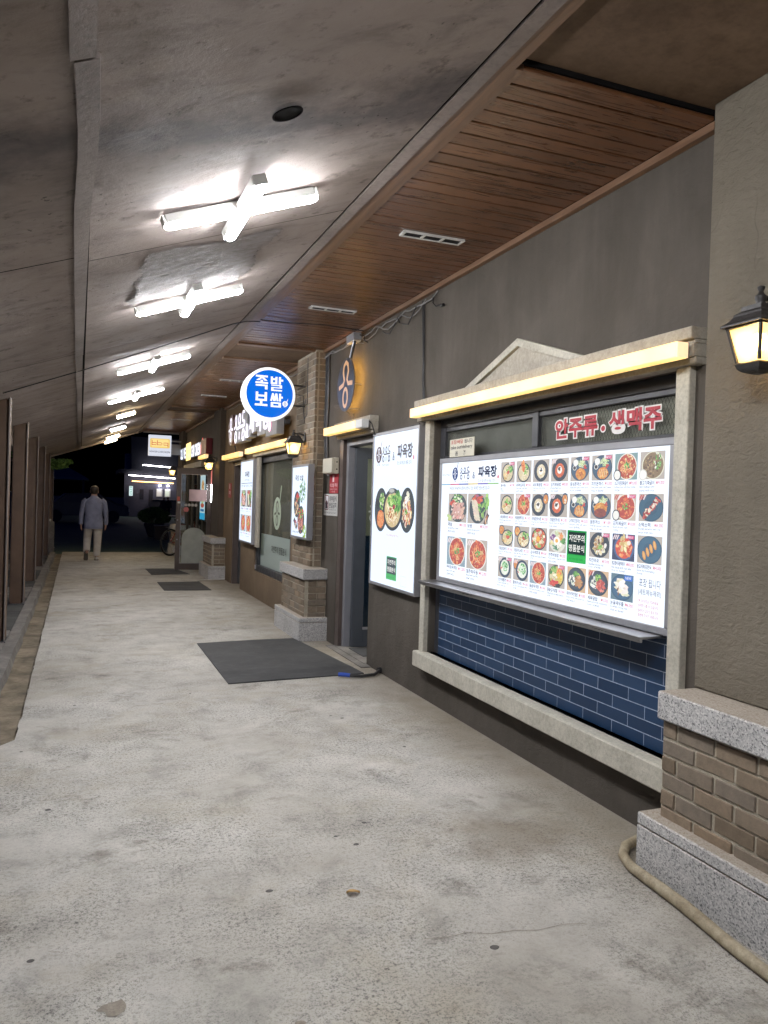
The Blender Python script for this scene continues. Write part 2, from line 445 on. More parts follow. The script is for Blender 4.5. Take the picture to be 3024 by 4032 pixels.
LPANE = glassmat('lantern_glass', (0.95, 0.80, 0.52), 0.15, 0.62, (0.80, 0.66, 0.40), 0.6)

def lit_print(name, st, sampled=False):
    t = NT(name, 0.25, 0.5)
    a = t.attr('Col')
    t.color(t.mix(a, (0.10, 0.10, 0.10), 1.0, 'MULTIPLY')); t.emit(a, st)
    t.m.cycles.emission_sampling = 'FRONT' if sampled else 'NONE'
    return t.m
LIT = lit_print('backlit_print', 0.70)
LITP = lit_print('backlit_panel', 0.86, True)
LITS = lit_print('bright_sign_print', 0.80)
LITD = lit_print('dim_backlit_print', 0.42)
t = NT('matt_print', 0.5); t.color(t.attr('Col')); PRINT = t.m

TUBE = glow('white_tube_diffuser', (0.95, 0.965, 1.0), 120.0)
TUBEW = glow('warm_small_diffuser', (1.0, 0.80, 0.50), 40.0)
TUBEC = glow('cool_small_diffuser', (0.95, 0.95, 1.0), 48.0)
BULB = glow('lantern_bulb', (1.0, 0.72, 0.34), 40.0)
t = NT('warm_led_box', 0.4)
ledv = t.ramp(t.vor(3.4, vec=t.pos((0.0, 1, 0.0))), [(0.0, 1.0), (0.5, 0.72), (0.9, 0.55)])
t.color((0.6, 0.5, 0.3)); t.emit(t.ramp(ledv, [(0.5, (1.0, 0.56, 0.13)), (1.0, (1.0, 0.70, 0.25))]), t.math(ledv, 1.25)); LEDBOX = t.m
LEDEND = glow('warm_led_end', (1.0, 0.60, 0.28), 0.75)
LEDWHITE = glow('white_led_strip', (0.95, 0.95, 1.0), 22.0)
LEDORANGE = glow('orange_led_strip', (1.0, 0.50, 0.13), 4.5)
ROOMLAMP = glow('room_panel_lamp', (1.0, 0.96, 0.86), 13.0)
# ------------------------------------------------------------------ ground and paving
rnd = random.Random(3)
g = MB().add([(-400, -400, -0.06), (400, -400, -0.06), (400, 400, -0.06), (-400, 400, -0.06)], [(0, 1, 2, 3)]).build('ground', ASPH)
tag(g, kind='structure')

edge = []
y = 5.16
while y < 21.25:
    edge.append((-0.325 - 0.003 * (y - 5) + rnd.uniform(-0.008, 0.006), y)); y += rnd.uniform(0.05, 0.17)
edge.append((-0.385, 21.27))
left = [(-3.2, -4), (-3.2, 4.93)]
x = -3.0
while x < -0.36:
    left.append((x, 5.02 + 0.05 * (x + 0.3) + rnd.uniform(-0.05, 0.05))); x += rnd.uniform(0.05, 0.14)
outline = left + edge + [(6.0, 21.62), (6.0, -4)]
mb = MB().prism([(a, b, 0.0) for a, b in outline][::-1], (0, 0, -0.16))
floor = tag(mb.build('pavement', CONC), kind='structure')
# expansion joint in the slab
j = MB()
jp = [(-0.36 + k * 0.19, 13.06 + 0.012 * k + rnd.uniform(-0.012, 0.012)) for k in range(10)]
for (a, b), (c2, d2) in zip(jp[:-1], jp[1:]):
    j.add([(a, b - .005, .0022), (c2, d2 - .005, .0022), (c2, d2 + .005, .0022), (a, b + .005, .0022)], [(0, 1, 2, 3)])
j.build('slab_joint', DARK, floor)
# dark flattened gum spots and a spalled hole
for i, (gx, gy) in enumerate(((-.105, 3.975), (.712, 2.908), (1.103, 3.297), (1.164, 3.193), (1.275, 3.401), (.002, 5.891), (.819, 6.038), (1.668, 5.175), (1.727, 5.10), (-.11, 2.70), (-.279, 4.911), (1.9, 4.4), (.45, 7.4), (1.35, 2.3))):
    r = rnd.uniform(0.008, 0.016)
    m = MB().lathe([(r, 0.0), (r * .95, .0008), (r * .6, .0012)], (0, 0, 0.0005), 11)
    m.v = [(gx + px * rnd.uniform(.9, 1.2), gy + py * .85, pz) for px, py, pz in m.v]
    m.build('gum_spot', GUM, floor)
for cx, cy, r in ((.135, 2.374, .045), (.62, 2.13, .02)):
    ring = [(cx + r * rnd.uniform(.6, 1.3) * math.cos(a * .52), cy + r * rnd.uniform(.5, 1.0) * math.sin(a * .52), .002) for a in range(12)]
    MB().add(ring, [tuple(range(12))]).build('spalled_patch', CHIP, floor)

ck = MB()
cp = [(1.14, 2.42), (1.22, 2.405), (1.30, 2.41), (1.38, 2.375), (1.47, 2.37), (1.55, 2.345), (1.66, 2.35), (1.74, 2.33)]
for (a, b), (c2, d2) in zip(cp[:-1], cp[1:]): ck.add([(a, b - .0012, .0018), (c2, d2 - .0012, .0018), (c2, d2 + .0012, .0018), (a, b + .0012, .0018)], [(0, 1, 2, 3)])
ck.build('hairline_crack', CHIP, floor)
gut = tag(MB().box(-0.56, -0.30, 4.85, 21.2, -0.2, -0.048).build('gutter', GUTTER), kind='structure')
k = MB()
ys = [4.9 + i * .35 for i in range(47)]
rings = []
for yv in ys:
    w = rnd.uniform(-.012, .012)
    rings.append([Vector((-.64, yv, -.1)), Vector((-.64, yv, .028)), Vector((-.535 + w, yv, .028)), Vector((-.505 + w, yv, -.1))])
k.loft(rings)
tag(k.build('kerb', KERB), kind='structure')
pv = tag(MB().box(-3.2, -.64, 4.85, 21.5, -.2, -.03).build('side_paving', KERB), kind='structure')
y = 5.05
while y < 21.4:
    MB().box(-2.4, -.655, y + .015, min(21.45, y + 1.37), -.03, .008 + rnd.uniform(-.004, .004)).build('paving_slab', PAD if int(y * 10) % 3 else KERB, pv, bevel=.008)
    y += 1.4

# ------------------------------------------------------------------ canopy roof: sloped ceiling, beam, soffit
SL = 0.356
def cz(x): return 2.41 + SL * (x + 0.68)
TH = math.atan(SL)
roof = thing('arcade_canopy', 'long sloping arcade canopy with stained ceiling and brown board soffit', 'canopy', (0.5, 10, 2.6))
seams = [-3.2, -1.4, 1.4, 4.2, 7.0, 9.8, 12.6, 15.4, 18.2, 21.2]
def panel(x0, x1, y0, y1, wav=.012):
    m = MB(); nx, ny = 14, 26
    pts = []
    for jn in range(ny + 1):
        for i in range(nx + 1):
            xv = x0 + (x1 - x0) * i / nx; yv = y0 + (y1 - y0) * jn / ny
            ed = min(1, min(i, nx - i) / 2) * min(1, min(jn, ny - jn) / 2)
            d = wav * ed * (math.sin(yv * 2.3 + xv * 1.7) * .5 + math.sin(yv * 5.1 - xv * 3.1 + 1) * .3)
            pts.append((xv, yv, cz(xv) + .004 + d))
    F = [(jn * (nx + 1) + i, jn * (nx + 1) + i + 1, (jn + 1) * (nx + 1) + i + 1, (jn + 1) * (nx + 1) + i) for jn in range(ny) for i in range(nx)]
    m.add(pts, F)
    return m.build('ceiling_panel', CEIL, roof, smooth=True)
for a, b in zip(seams[:-1], seams[1:]):
    panel(.012, 1.345, a + .004, b - .004)
    panel(-1.05, -.024, a - .10, b - .112, .006)
# dark roof deck above the panels
MB().prism([(-1.1, -3.5, cz(-1.1) + .035), (1.6, -3.5, cz(1.6) + .035), (1.6, -3.5, cz(1.6) + .16), (-1.1, -3.5, cz(-1.1) + .16)], (0, 24.75, 0)).build('roof_deck', DARK, roof)
MB().box(1.35, 2.9, -3.5, 21.3, 3.262, 3.4).build('roof_deck', DARK, roof)
# warped batten strips covering the long ceiling joint
def strip(y0, y1, f0, f1):
    m = MB(); n = 24; rings = []
    for i in range(n + 1):
        yv = y0 + (y1 - y0) * i / n
        a, b = f0(yv), f1(yv)
        rings.append([Vector((a, yv, cz(a) - .020)), Vector((b, yv, cz(b) - .016)), Vector((b, yv, cz(b) + .002)), Vector((a, yv, cz(a) + .002))])
    return m.loft(rings).build('ceiling_batten', BATTEN, roof)
bow = lambda yv: .016 * math.exp(-((yv - 2.7) / .5) ** 2)
strip(-3.4, 2.20, lambda v: -.052, lambda v: .012)
strip(2.212, 6.9, lambda v: -.048 + bow(v) - .003 * (v - 2.2), lambda v: .016 + bow(v) - .004 * (v - 2.2))
strip(6.912, 14.1, lambda v: -.062, lambda v: -.006)
strip(14.112, 21.3, lambda v: -.060, lambda v: .0)
# beam boards beside the soffit
def rail(name, x0, x1, z0, z1, y0, y1, m, wob=0.0, bev=.003):
    mm = MB(); n = max(2, int((y1 - y0) / .5)); rings = []
    for i in range(n + 1):
        yv = y0 + (y1 - y0) * i / n; w = wob * math.sin(yv * 1.3) if 0 < i < n else 0
        rings.append([Vector((x0 + w, yv, z0)), Vector((x1 + w, yv, z0)), Vector((x1 + w, yv, z1)), Vector((x0 + w, yv, z1))])
    return mm.loft(rings).build(name, m, roof)
rail('beam_board', 1.362, 1.425, 3.137, 3.25, -3.4, 21.25, BATTEN, .003)
rail('beam_board', 1.427, 1.492, 3.150, 3.25, -3.4, 21.25, TRIMW, .0)
rail('beam_board', 1.3465, 1.3605, 3.147, 3.25, -3.4, 21.25, DARK, .0)
# soffit bays
sof = link('soffit', MB().box(1.50, 2.52, 2.60, 21.25, 3.180, 3.262).build('soffit_tmp', DARK).data, roof, -roof.location)
bpy.data.objects.remove(bpy.data.objects['soffit_tmp'])
bmesh_board = MB().box(-.470, .470, -.0508, .0508, -.009, .009).build('board_tmp', BOARD, bevel=.003)
bme = bmesh_board.data; bpy.data.objects.remove(bmesh_board)
def sub(name, me, parent, wloc, scale=None):
    o = link(name, me, parent, Vector(wloc) - base_of(parent))
    if scale: o.scale = scale
    return o
for y0, y1 in ((2.605, 8.36), (9.30, 14.85), (15.6, 21.2)):
    n = int((y1 - y0) / .1102)
    for i in range(n):
        sub('board', bme, sof, (1.995, y0 + .055 + i * .1102, 3.170 + rnd.uniform(-.0012, .0012)))
rail('edge_trim', 1.490, 1.530, 3.153, 3.179, 2.605, 21.2, TRIMW)
rail('wall_trim', 2.462, 2.498, 3.122, 3.158, 2.605, 21.2, TRIMW)
for y0, y1 in ((8.36, 9.30), (14.85, 15.6)):
    bx('soffit_panel', RAISED, roof, 1.53, 2.46, y0 + .06, y1 - .06, 3.160, 3.178)
    for yy_ in (y0, y1): bx('cross_batten', TRIMW, roof, 1.53, 2.46, yy_ - .045, yy_ + .045, 3.140, 3.178, .004)
# plain raised ceiling nearer than the soffit
MB().box(1.495, 2.9, -3.4, 2.598, 3.198, 3.262).build('raised_ceiling', RAISED, roof)
# roof edge fascia on the far side and outer edge
bx('fascia', BATTEN, roof, -1.12, -.98, -3.4, 21.3, 2.19, 2.36)
MB().prism([(-1.1, 21.28, cz(-1.1) - .03), (1.5, 21.28, cz(1.5) - .03), (1.5, 21.28, cz(1.5) + .15), (-1.1, 21.28, cz(-1.1) + .15)], (0, .05, 0)).build('end_fascia', BATTEN, roof)
bx('end_fascia', BATTEN, roof, 1.5, 2.9, 21.28, 21.33, 3.13, 3.4)
# hole left by a missing downlight
ho = MB()
R0 = .058
ring = lambda r, dz: [Vector((.662 + r * math.cos(2 * pi * i / 28) * math.cos(TH), 2.768 + r * math.sin(2 * pi * i / 28), cz(.662) + r * math.cos(2 * pi * i / 28) * math.sin(TH) + dz)) for i in range(28)]
ho.loft([ring(R0, -.002), ring(R0, -.006), ring(R0 * .9, -.007), ring(R0 * .86, -.004)], 0)
ho.build('downlight_hole', DARK, roof)
# cable sagging under the ceiling
pts = [(1.50 - i * .115, 7.10 + .075 * i * .4 + .35 * (i / 19), 0) for i in range(20)]
pts = [(a, b, cz(min(a, 1.34)) - .008 - .012 * math.sin(pi * i / 19)) for i, (a, b, _) in enumerate(pts)]
MB().tube(pts, .005, 6).build('ceiling_cable', CABLE, roof)
MB().tube([(1.5, 7.1, 3.138), (1.75, 7.13, 3.145), (2.1, 7.06, 3.148), (2.47, 7.0, 3.12)], .005, 6).build('ceiling_cable', CABLE, roof)

# wrinkled film patch around the second lamp
m = MB(); nx, ny = 40, 56; P_ = []
for jn in range(ny + 1):
    for i in range(nx + 1):
        xv = .27 + .72 * i / nx; yv = 4.28 + 1.14 * jn / ny
        ex = min(i, nx - i) / nx; ey = min(jn, ny - jn) / ny
        w = (math.sin(yv * 23 + 2.2 * math.sin(xv * 9)) * .6 + math.sin(yv * 57 + 3 * math.sin(xv * 13) + 1.3) * .6 + math.sin(xv * 31 + yv * 16) * .5 + rnd.uniform(-1.3, 1.3)) * .0012
        P_.append((xv + (.018 * math.sin(yv * 9) + rnd.uniform(-.012, .012)) * (ex < .05), yv + (.03 * math.sin(xv * 11) + rnd.uniform(-.015, .015)) * (ey < .05), cz(xv) - .007 + w * min(1, 12 * min(ex, ey) + .15)))
m.add(P_, [(jn * (nx + 1) + i, jn * (nx + 1) + i + 1, (jn + 1) * (nx + 1) + i + 1, (jn + 1) * (nx + 1) + i) for jn in range(ny) for i in range(nx)])
tag(m.build('plastic_sheet', FILM, None, (.63, 4.85, 2.86), smooth=True), 'crinkled pale plastic sheet stuck to the ceiling in front of the second cross lamp', 'plastic sheet')

# ------------------------------------------------------------------ posts along the open side
def make_post(y):
    p = thing('roof_post', '', 'post', (-.75, y, -.02), 'brown posts along the open side of the arcade')
    b = MB()
    for dx in (-.088, .076): b.box(-.75 + dx, -.75 + dx + .012, y, y + .20, .0, 2.43)
    b.box(-.738 - .088 + .01, -.75 + .076, y + .092, y + .106, .0, 2.43)
    b.build('column', POSTM, p)
    bx('face_board', POSTM, p, -.828, -.690, y - .012, y - .001, .0, 2.42, .002)
    bx('lit_edge_strip', BATTEN, p, -.6735, -.6605, y - .016, y + .03, .0, 2.43, .002)  # paler colour paints the well-lit edge of the post flange
    bx('base_plate', DARKF, p, -.90, -.60, y - .06, y + .26, -.02, .010, .003)
    return p
labs = ['nearest brown steel post at the left edge of the picture', 'second brown steel post from the left edge', 'third brown steel post from the left edge', 'fourth brown steel post from the left edge', 'fifth brown steel post from the left edge', 'farthest brown steel post, by the low grey post at the end']
p0 = make_post(8.55)
for i in range(6):
    p = p0 if i == 0 else copy_tree(p0)
    p.location.y = 8.55 + 2.83 * i; p['label'] = labs[i]
lp = thing('low_post', 'short grey post with a pale cap beyond the last brown post', 'post', (-.63, 20.9, -.03))
bx('shaft', KERB, lp, -.69, -.57, 20.85, 20.95, -.03, .78, .01)
bx('cap', CREAM, lp, -.70, -.64, 20.84, 20.90, .782, .84, .008)

# ------------------------------------------------------------------ shop building walls
bld = thing('shop_building', 'long low row of shops with taupe stucco front along the arcade', 'building', (3.5, 9, 0))
def wall(m, y0, y1, z0, z1, x0=2.5, x1=2.72): return bx('wall', m, bld, x0, x1, y0, y1, z0, z1)
wall(STUC, -3.0, 2.79, 0, 3.25); wall(STUC, 2.79, 5.40, 0, .37); wall(STUC, 2.79, 5.40, 2.14, 3.25)
wall(STUC, 5.40, 6.73, 0, 3.25); wall(STUC, 6.73, 7.72, 2.13, 3.25); wall(STUC, 7.72, 9.12, 0, 3.25)
wall(WARMLITW, 9.12, 9.62, 0, 3.25); wall(WARMLITW, 9.62, 11.80, 0, .40); wall(WARMLITW, 9.62, 11.80, 2.12, 3.25)
wall(WARMLITW, 11.80, 12.87, 0, 3.25); wall(WARMLITW, 12.87, 13.72, 2.12, 3.25); wall(WARMLITW, 13.72, 14.7, 0, 3.25)
wall(DARKW, 14.7, 16.12, 0, 3.25); wall(DARKW, 16.12, 17.2, 2.15, 3.25); wall(DARKW, 17.2, 17.45, 0, 3.25)
wall(DARKW, 17.45, 20.3, 2.15, 3.25); wall(DARKW, 17.45, 20.3, 0, .35); wall(DARKW, 20.3, 21.2, 0, 3.25)
bx('end_wall', DARKW, bld, 2.72, 6.2, 21.0, 21.2, 0, 3.25)
bx('back_wall', CREAM, bld, 6.0, 6.2, -3, 21.0, 0, 3.25)
bx('room_ceiling', WHITEP, bld, 2.72, 6.0, -3, 21.0, 2.7, 2.8)
PALEG = simple('pale_green_paint', (0.36, 0.37, 0.30), 0.7)
OLIVE = simple('olive_paint', (0.20, 0.19, 0.13), 0.7)
bx('partition', PALEG, bld, 2.722, 5.99, 8.30, 8.42, 1.12, 2.69)
bx('partition', TILE, bld, 2.722, 5.99, 8.30, 8.42, 0.0, 1.118)
bx('partition', OLIVE, bld, 3.9, 4.0, 9.2, 12.7, 0, 2.69)
bx('partition', OLIVE, bld, 2.722, 5.99, 12.72, 12.80, 0, 2.69)
bx('partition', OLIVE, bld, 2.722, 5.99, 14.9, 15.0, 0, 2.69)
bx('partition', simple('warm_beige_paint', (0.36, 0.27, 0.17), 0.7), bld, 4.1, 4.2, 15.0, 20.9, 0, 2.69)
for (x0, y0, lx, ly, lab) in ((3.3, 6.5, .9, .6, 'square white panel lamp inside the nearest shop, glimpsed through its door'), (2.9, 10.3, .35, 1.2, 'unseen panel lamp added behind the brown shop window'), (3.3, 17.9, .5, .5, 'panel lamp inside the far chicken shop')):  # the lamp behind the brown window is added, unseen, to brighten that room
    rl = thing('panel_lamp', lab, 'lamp', (x0 + lx / 2, y0 + ly / 2, 2.7))
    bx('housing', WHITEP, rl, x0 - .02, x0 + lx + .02, y0 - .02, y0 + ly + .02, 2.66, 2.699)
    bx('diffuser', ROOMLAMP, rl, x0, x0 + lx, y0, y0 + ly, 2.652, 2.659)

# ------------------------------------------------------------------ piers with granite and brick
bk = MB().box(-.006, .022, -.0945, .0945, -.0295, .0295).build('brick_tmp', BRICK, bevel=.003)
brick_me = bk.data; bpy.data.objects.remove(bk)
PITCH = .0695
def brick_face(parent, front, y0, y1, z0, ncourse, x=None, near=None, x1=None, top=None):
    """front face at x (bricks run along y) and, if near is given, the face at y=near running from x to x1"""
    L = .200
    for c_ in range(ncourse):
        zc = z0 + .032 + c_ * PITCH
        if top and zc > top: break
        off = 0 if c_ % 2 else .1
        yy_ = y0 + .0
        first = L - off if off else L
        cur = y0; ln = first
        while cur < y1 - .02:
            e = min(cur + ln, y1)
            w = e - cur - .013
            if w > .02:
                o = sub('brick', brick_me, parent, (x + rnd.uniform(-.003, .002), (cur + e) / 2 + rnd.uniform(-.002, .002), zc + rnd.uniform(-.0015, .0015)), (1, w / .189, rnd.uniform(.96, 1.02)))
                o.rotation_euler = (rnd.uniform(-.012, .012), 0, rnd.uniform(-.010, .010))
            cur = e; ln = L
        if near is not None:
            cur = x + .034; ln = L if off else L * .5
            while cur < x1 - .02:
                e = min(cur + ln, x1); w = e - cur - .011
                if w > .02:
                    o = sub('brick', brick_me, parent, ((cur + e) / 2, near + rnd.uniform(-.0015, .0015), zc), (1, w / .189, 1))
                    o.rotation_euler = (0, 0, pi / 2)
                cur = e; ln = L
def pedestal(name, label, y0, y1, upper, upx, upy0, upy1):
    p = thing(name, label, 'pier', (2.35, (y0 + y1) / 2, 0), 'piers between the shop fronts')
    bx('granite_base', GRAN, p, 2.192, 2.56, y0, y1, -.02, .196, .004)
    bx('base_slab', GRAN, p, 2.192, 2.56, y0, y1, .200, .250, .006)
    bx('granite_cap', GRAN, p, 2.228, 2.56, y0 + .035, y1 - .055, .650, .764, .006)
    core = bx('mortar_core', MORTAR, p, 2.262, 2.55, y0 + .072, y1 - .062, .252, .648)
    brick_face(p, None, y0 + .07, y1 - .06, .2275, 6, x=2.262, near=y0 + .068, x1=2.5, top=.66)
    if upper == 'brick':
        bx('mortar_core', MORTAR, p, upx + .008, 2.55, upy0 + .008, upy1 - .004, .766, 3.155)
        brick_face(p, None, upy0, upy1, .772, 35, x=upx + .008, near=upy0 + .008, x1=2.5, top=3.13)
    else:
        bx('shaft', upper, p, upx, 2.56, upy0, upy1, .766, 3.196, .006)
    return p
pedestal('stucco_pier', 'stucco pier on a brick and granite pedestal at the right edge, beside the menu window', .4, 2.615, PIERS, 2.416, .6, 2.560)
pedestal('brick_pier', 'full-height brick pier with granite cap and base between the two shops', 7.985, 9.11, 'brick', 2.374, 8.275, 9.07)
pedestal('brown_pier', 'dark brown pier on a brick pedestal between the brown shop and the chicken shop', 14.28, 15.45, DARKW, 2.40, 14.62, 15.42)
pedestal('corner_pier', 'last brown pier at the far corner of the shop row', 20.2, 21.22, DARKW, 2.40, 20.35, 21.2)
# ------------------------------------------------------------------ flat print helpers
_glyphs = {}
CHARS = ' ' + ''.join(chr(i) for i in range(33, 127)) + '·•₩冬小心湯滑炒烏牛肉腐豆辣送鍋飯餐香麵가개고과교구국글금기김까꽃끄끼눈뉴는니다달담덮데돈돌동된됩두드들등떡랍랜러럼로롤류를리마만말맛매맥멋메면명문물미바반발밥배벅범보볶본부분불브비빔뽕새생서선세셜소솥수순스습시식신실심쌈씀안알았야어얼에연영예올와왕외요용우운움육으은을음의이입있자장전제조족주즈지짜짬쫄찌채치큐큰킨튀트파페포품하한해황'
def _load_glyphs(bold, chars):
    """one text object per weight: every character on its own line, followed by a bar that marks its advance"""
    c = bpy.data.curves.new('lettering_curve', 'FONT'); c.size = 1; c.resolution_u = 3; c.offset = bold; c.space_line = 3.0
    c.body = '\n'.join(ch + '|' for ch in chars)
    o = bpy.data.objects.new('lettering_tmp', c)
    me = bpy.data.meshes.new_from_object(o)
    n = len(chars); co = [(v.co.x, v.co.y) for v in me.vertices]
    row = [int(round((0.3 - y) / 3.0)) for x, y in co]
    par = list(range(len(co)))
    def find(i):
        while par[i] != i: par[i] = par[par[i]]; i = par[i]
        return i
    F = [list(p.vertices) for p in me.polygons]
    for f in F:
        for q in f[1:]: par[find(q)] = find(f[0])
    comp = {}
    for i in range(len(co)): comp.setdefault((row[i], find(i)), []).append(i)
    barof = {}
    for (r, root), vs in comp.items():
        mx = max(co[i][0] for i in vs)
        if r not in barof or mx > barof[r][0]: barof[r] = (mx, root)
    g = {r: ([], [], barof[r][0]) for r in barof}; idx = {}
    for i in range(len(co)):
        r = row[i]
        if find(i) == barof[r][1]: continue
        idx[i] = len(g[r][0]); g[r][0].append((co[i][0], co[i][1] + r * 3.0))
    for f in F:
        if f[0] in idx: g[row[f[0]]][1].append([idx[i] for i in f])
    base = g[0][2]                      # row 0 is the space: its bar sits one space wide
    for r, ch in enumerate(chars): _glyphs[(ch, bold)] = (g[r][0], g[r][1], g[r][2] - base + 0.28)
    bpy.data.objects.remove(o); bpy.data.curves.remove(c); bpy.data.meshes.remove(me)
def text_mesh(s, bold=0.0, res=3):
    b = 0.0 if bold < .008 else 0.014 if bold < .022 else 0.034 if bold < .06 else 0.095
    if (' ', b) not in _glyphs: _load_glyphs(b, CHARS)
    V = []; F = []; x = 0.0
    for ch in s:
        gv, gf, adv = _glyphs[(ch, b)]
        i = len(V); V += [(px + x, py) for px, py in gv]; F += [[i + q for q in f] for f in gf]; x += adv
    return V, F

WALLF = (Vector((0, -1, 0)), Vector((0, 0, 1)), Vector((-1, 0, 0)))     # print facing the arcade
ENDF = (Vector((1, 0, 0)), Vector((0, 0, 1)), Vector((0, -1, 0)))       # print facing the viewer along the arcade
class Print:
    EPS = 0.00016; wash = 0.0
    def __init__(s, O, fr, seed=1):
        s.O = Vector(O); s.U, s.V, s.N = fr; s.v = []; s.f = []; s.c = []; s.k = 1; s.r = random.Random(seed)
    def P(s, u, v, n=0.0): return s.O + s.U * u + s.V * v + s.N * (s.k * s.EPS + n)
    def poly(s, pts, col, n=0.0):
        i = len(s.v); s.v += [s.P(u, v, n) for u, v in pts]; s.f.append(list(range(i, i + len(pts)))); s.c.append(lin(col) if isinstance(col, str) else col)
    def rect(s, u0, v0, u1, v1, col): s.poly([(u0, v0), (u1, v0), (u1, v1), (u0, v1)], col); s.k += 1
    def rrect(s, u0, v0, u1, v1, r, col):
        pts = []
        for cx, cy, a0 in ((u1 - r, v0 + r, -90), (u1 - r, v1 - r, 0), (u0 + r, v1 - r, 90), (u0 + r, v0 + r, 180)):
            for a in range(0, 91, 18): t = math.radians(a0 + a); pts.append((cx + r * math.cos(t), cy + r * math.sin(t)))
        s.poly(pts, col); s.k += 1
    def ell(s, cu, cv, a, b, col, n=26, rot=0.0, a0=0, a1=360):
        full = a1 - a0 >= 360; pts = [] if full else [(cu, cv)]
        for i in range(n + (0 if full else 1)):
            t = math.radians(a0 + (a1 - a0) * i / n); x, y = a * math.cos(t), b * math.sin(t)
            pts.append((cu + x * math.cos(rot) - y * math.sin(rot), cv + x * math.sin(rot) + y * math.cos(rot)))
        s.poly(pts, col); s.k += 1
    def stroke(s, pts, w, col, closed=False, wv=None):
        n = len(pts); L = []; R = []
        wv = wv or w
        for i in range(n):
            a = pts[i - 1] if (i > 0 or closed) else pts[i]; b = pts[(i + 1) % n] if (i < n - 1 or closed) else pts[i]
            dx, dy = b[0] - a[0], b[1] - a[1]; d = math.hypot(dx, dy) or 1
            nx, ny = -dy / d * w / 2, dx / d * wv / 2
            L.append((pts[i][0] + nx, pts[i][1] + ny)); R.append((pts[i][0] - nx, pts[i][1] - ny))
        for i in range(n if closed else n - 1):
            jn = (i + 1) % n; s.poly([L[i], R[i], R[jn], L[jn]], col)
        s.k += 1
    def arc(s, cu, cv, a, b, t0, t1, w, col, n=18):
        s.stroke([(cu + a * math.cos(math.radians(t0 + (t1 - t0) * i / n)), cv + b * math.sin(math.radians(t0 + (t1 - t0) * i / n))) for i in range(n + 1)], w, col)
    def text(s, t, u, v, h, col, w=None, bold=0.0, align='L', res=3):
        V, F = text_mesh(t, bold, res)
        if not V: return
        x0 = min(p[0] for p in V); x1 = max(p[0] for p in V); y0 = min(p[1] for p in V); y1 = max(p[1] for p in V)
        sy = h / (y1 - y0); sx = (w / (x1 - x0)) if w else sy
        ww = (x1 - x0) * sx; o = {'L': 0, 'C': -ww / 2, 'R': -ww}[align]
        i = len(s.v); s.v += [s.P(u + o + (p[0] - x0) * sx, v + (p[1] - y0) * sy) for p in V]
        cc = lin(col) if isinstance(col, str) else col
        for f in F: s.f.append([i + q for q in f]); s.c.append(cc)
        s.k += 1
    def jit(s, col, a=.18):
        c = lin(col) if isinstance(col, str) else col
        m = 1 + s.r.uniform(-a, a)
        return tuple(max(0, min(1, x * m * (1 + s.r.uniform(-.08, .08)))) for x in c)
    def scatter(s, cu, cv, a, b, N, size, cols, el=1.6, lay=3):
        for q in range(N):
            t = s.r.uniform(0, 2 * pi); rr = math.sqrt(s.r.random()); x = cu + a * rr * math.cos(t); y = cv + b * rr * math.sin(t)
            z = size * s.r.uniform(.6, 1.3); ro = s.r.uniform(0, pi); m = s.r.randint(5, 7); e = s.r.uniform(1, el)
            asp = a / b
            pts = [(x + asp * (z * e * math.cos(2 * pi * i / m) * math.cos(ro) - z * math.sin(2 * pi * i / m) * math.sin(ro)) * s.r.uniform(.8, 1.15), y + (z * e * math.cos(2 * pi * i / m) * math.sin(ro) + z * math.sin(2 * pi * i / m) * math.cos(ro)) * s.r.uniform(.8, 1.15)) for i in range(m)]
            s.poly(pts, s.jit(s.r.choice(cols)), (q % lay) * s.EPS * .8 + q * 2e-7)
        s.k += lay + 1
    def strands(s, cu, cv, a, b, N, w, cols, ln=.9):
        for q in range(N):
            t = s.r.uniform(0, 2 * pi); rr = .7 * math.sqrt(s.r.random()); x = cu + a * rr * math.cos(t); y = cv + b * rr * math.sin(t)
            ro = s.r.uniform(0, pi); L = ln * s.r.uniform(.5, 1); cvt = s.r.uniform(-1.6, 1.6)
            pts = []
            for i in range(6):
                d = (i / 5 - .5) * L; an = ro + cvt * (i / 5 - .5)
                px, py = x + a * d * math.cos(an), y + b * d * math.sin(an)
                e = ((px - cu) / a) ** 2 + ((py - cv) / b) ** 2
                if e > 1: k_ = 1 / math.sqrt(e); px, py = cu + (px - cu) * k_, cv + (py - cv) * k_
                pts.append((px, py))
            k0 = s.k; s.stroke(pts, w, s.jit(s.r.choice(cols))); s.k = k0 + (q % 4) * .7 / 1
            s.k = k0
        s.k += 4
    def build(s, name, m, parent):
        me = bpy.data.meshes.new(name); o0 = base_of(parent)
        me.from_pydata([tuple(p - o0) for p in s.v], [], s.f)
        a = me.color_attributes.new('Col', 'FLOAT_COLOR', 'CORNER')
        data = []
        k = s.wash
        for p, c in zip(me.polygons, s.c): data += [c[0] * (1 - k) + .62 * k, c[1] * (1 - k) + .70 * k, c[2] * (1 - k) + .85 * k, 1.0] * p.loop_total
        a.data.foreach_set('color', data)
        me.materials.append(m); me.update()
        return link(name, me, parent)

